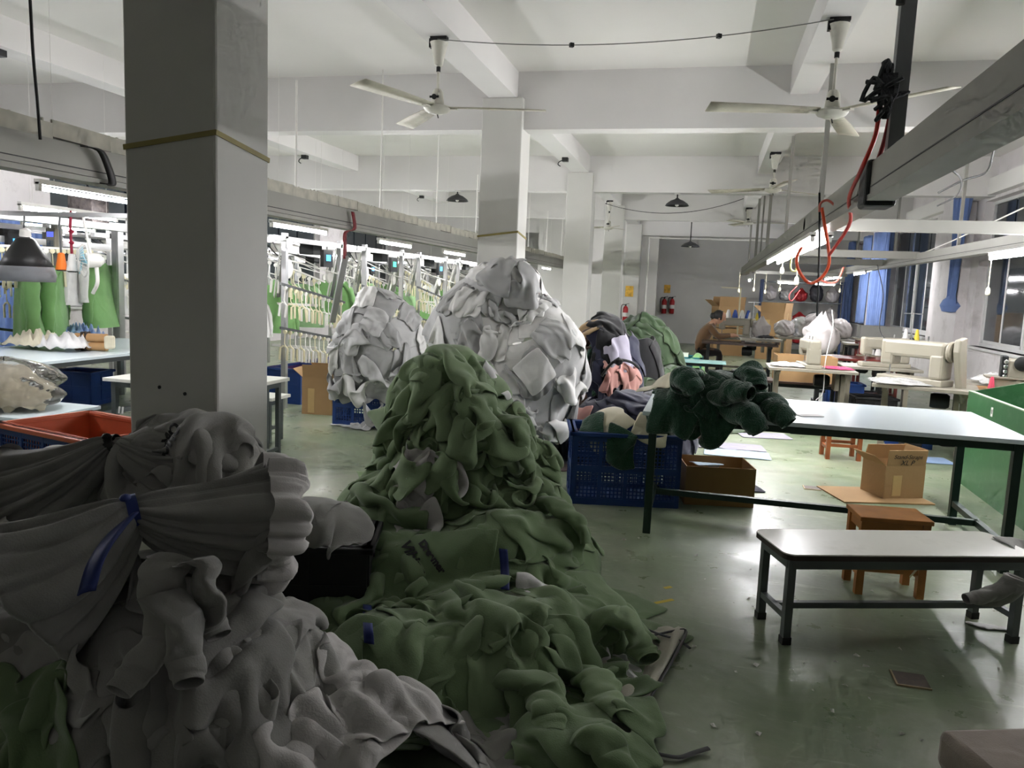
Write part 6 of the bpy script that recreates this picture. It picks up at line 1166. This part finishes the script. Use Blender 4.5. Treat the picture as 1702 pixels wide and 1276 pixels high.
for dx in (0, .035): MB().tube([(P[0]+dx, P[1]-.03, P[2]+.04), (P[0]+dx, P[1]-.04, P[2]-.02)], .008, 6).obj('white_stripe', WLIN, ob, world=True)
table('small white topped table right of the near column', -4.4, -3.42, 5.6, 6.0, .75, M_topw, M_gry, name='side_table', lw=.035); table('low ivory bench beside the small white table', -4.9, -3.95, 6.6, 6.95, .45, M_topw, M_gry, name='low_bench', lw=.035)
stool('dark brown stool beneath the sorting table', (-5.3, 6.75, 0), .2, .34, .26, .42, m=mat('dark_stool_wood', hexc(84, 52, 40), .5)); lay(Field((-3.6, 2.6, 0), (-2.5, 3.8, 1.2), .04).ell((-3.1, 3.15, .3), (.2, .25, .42)), (-3.0, 2.95, .72), (.5, .5), .036, .3, (.6, .9), WHITE[1], 'garment', 'pale grey garment standing at the far left edge of the heap', None)
for k in range(3): hanging((-5.6, 7.9+.5*k, 1.3), 2, 'white garment hung right of the alloy post', rg.uniform(0, 1), 'white garments by the alloy post', .8)
tag(MB().ext(-5.75, -5.45, 7.3, 8.6, 1.95, 1.99).obj('hanging_rail', M_wplast, None, smooth=0), 'white flat rail right of the alloy post', 'rail')

# ---------------------------------------------------------------- lettering on the two sweatshirts
from mathutils.bvhtree import BVHTree
def print_on(o, body, size, px, Y, ang, m, shear=.25, name='lettering'):
    dg = bpy.context.evaluated_depsgraph_get(); oe = o.evaluated_get(dg); me = oe.to_mesh(); mw = o.matrix_world.copy(); mw.translation = o.location
    bv = BVHTree.FromPolygons([mw @ v.co for v in me.vertices], [tuple(p.vertices) for p in me.polygons]); oe.to_mesh_clear()
    cu = bpy.data.curves.new('t', 'FONT'); cu.body = body; cu.size = size; cu.shear = shear; cu.align_x = 'CENTER'; cu.align_y = 'CENTER'; cu.offset = .0028; t = bpy.data.objects.new('t', cu); COL.objects.link(t)
    dg = bpy.context.evaluated_depsgraph_get(); tm = bpy.data.meshes.new_from_object(t.evaluated_get(dg)); bpy.data.objects.remove(t)
    bm = bmesh.new(); bm.from_mesh(tm); bmesh.ops.subdivide_edges(bm, edges=[e for e in bm.edges if e.calc_length() > .012], cuts=2, use_grid_fill=False); bmesh.ops.triangulate(bm, faces=bm.faces)
    c0 = Vector(AT(px[0], px[1], Y=Y)); eye = Vector(EYE); ca_, sa_ = math.cos(ang), math.sin(ang); r_, u_ = Vector(RT), Vector(UP); ok = False; miss = []
    for v in bm.verts:
        P = c0+(r_*ca_+u_*sa_)*v.co.x+(-r_*sa_+u_*ca_)*v.co.y; d = (P-eye).normalized(); hit = bv.ray_cast(P-d*.5, d, 2.0)
        if hit[0] is not None: ok = True; v.co = hit[0]-d*.007-Vector(o.location)
        else: miss.append(v)
    bmesh.ops.delete(bm, geom=miss, context='VERTS')
    if ok:
        bm.to_mesh(tm); tm.materials.clear(); tm.materials.append(m); q = bpy.data.objects.new(name, tm); COL.objects.link(q); q.parent = o
    bm.free()
M_print = mat('black_print', hexc(14, 15, 14), .7)
print_on(let_green, 'Vibing', .072, (686, 925), 3.5, -1.05, M_print); print_on(let_green, 'Dreamer', .05, (718, 925), 3.5, -.95, M_print, 0.)
print_on(let_grey, 'UMO', .055, (281, 731), 2.45, 1.1, M_print, .1)
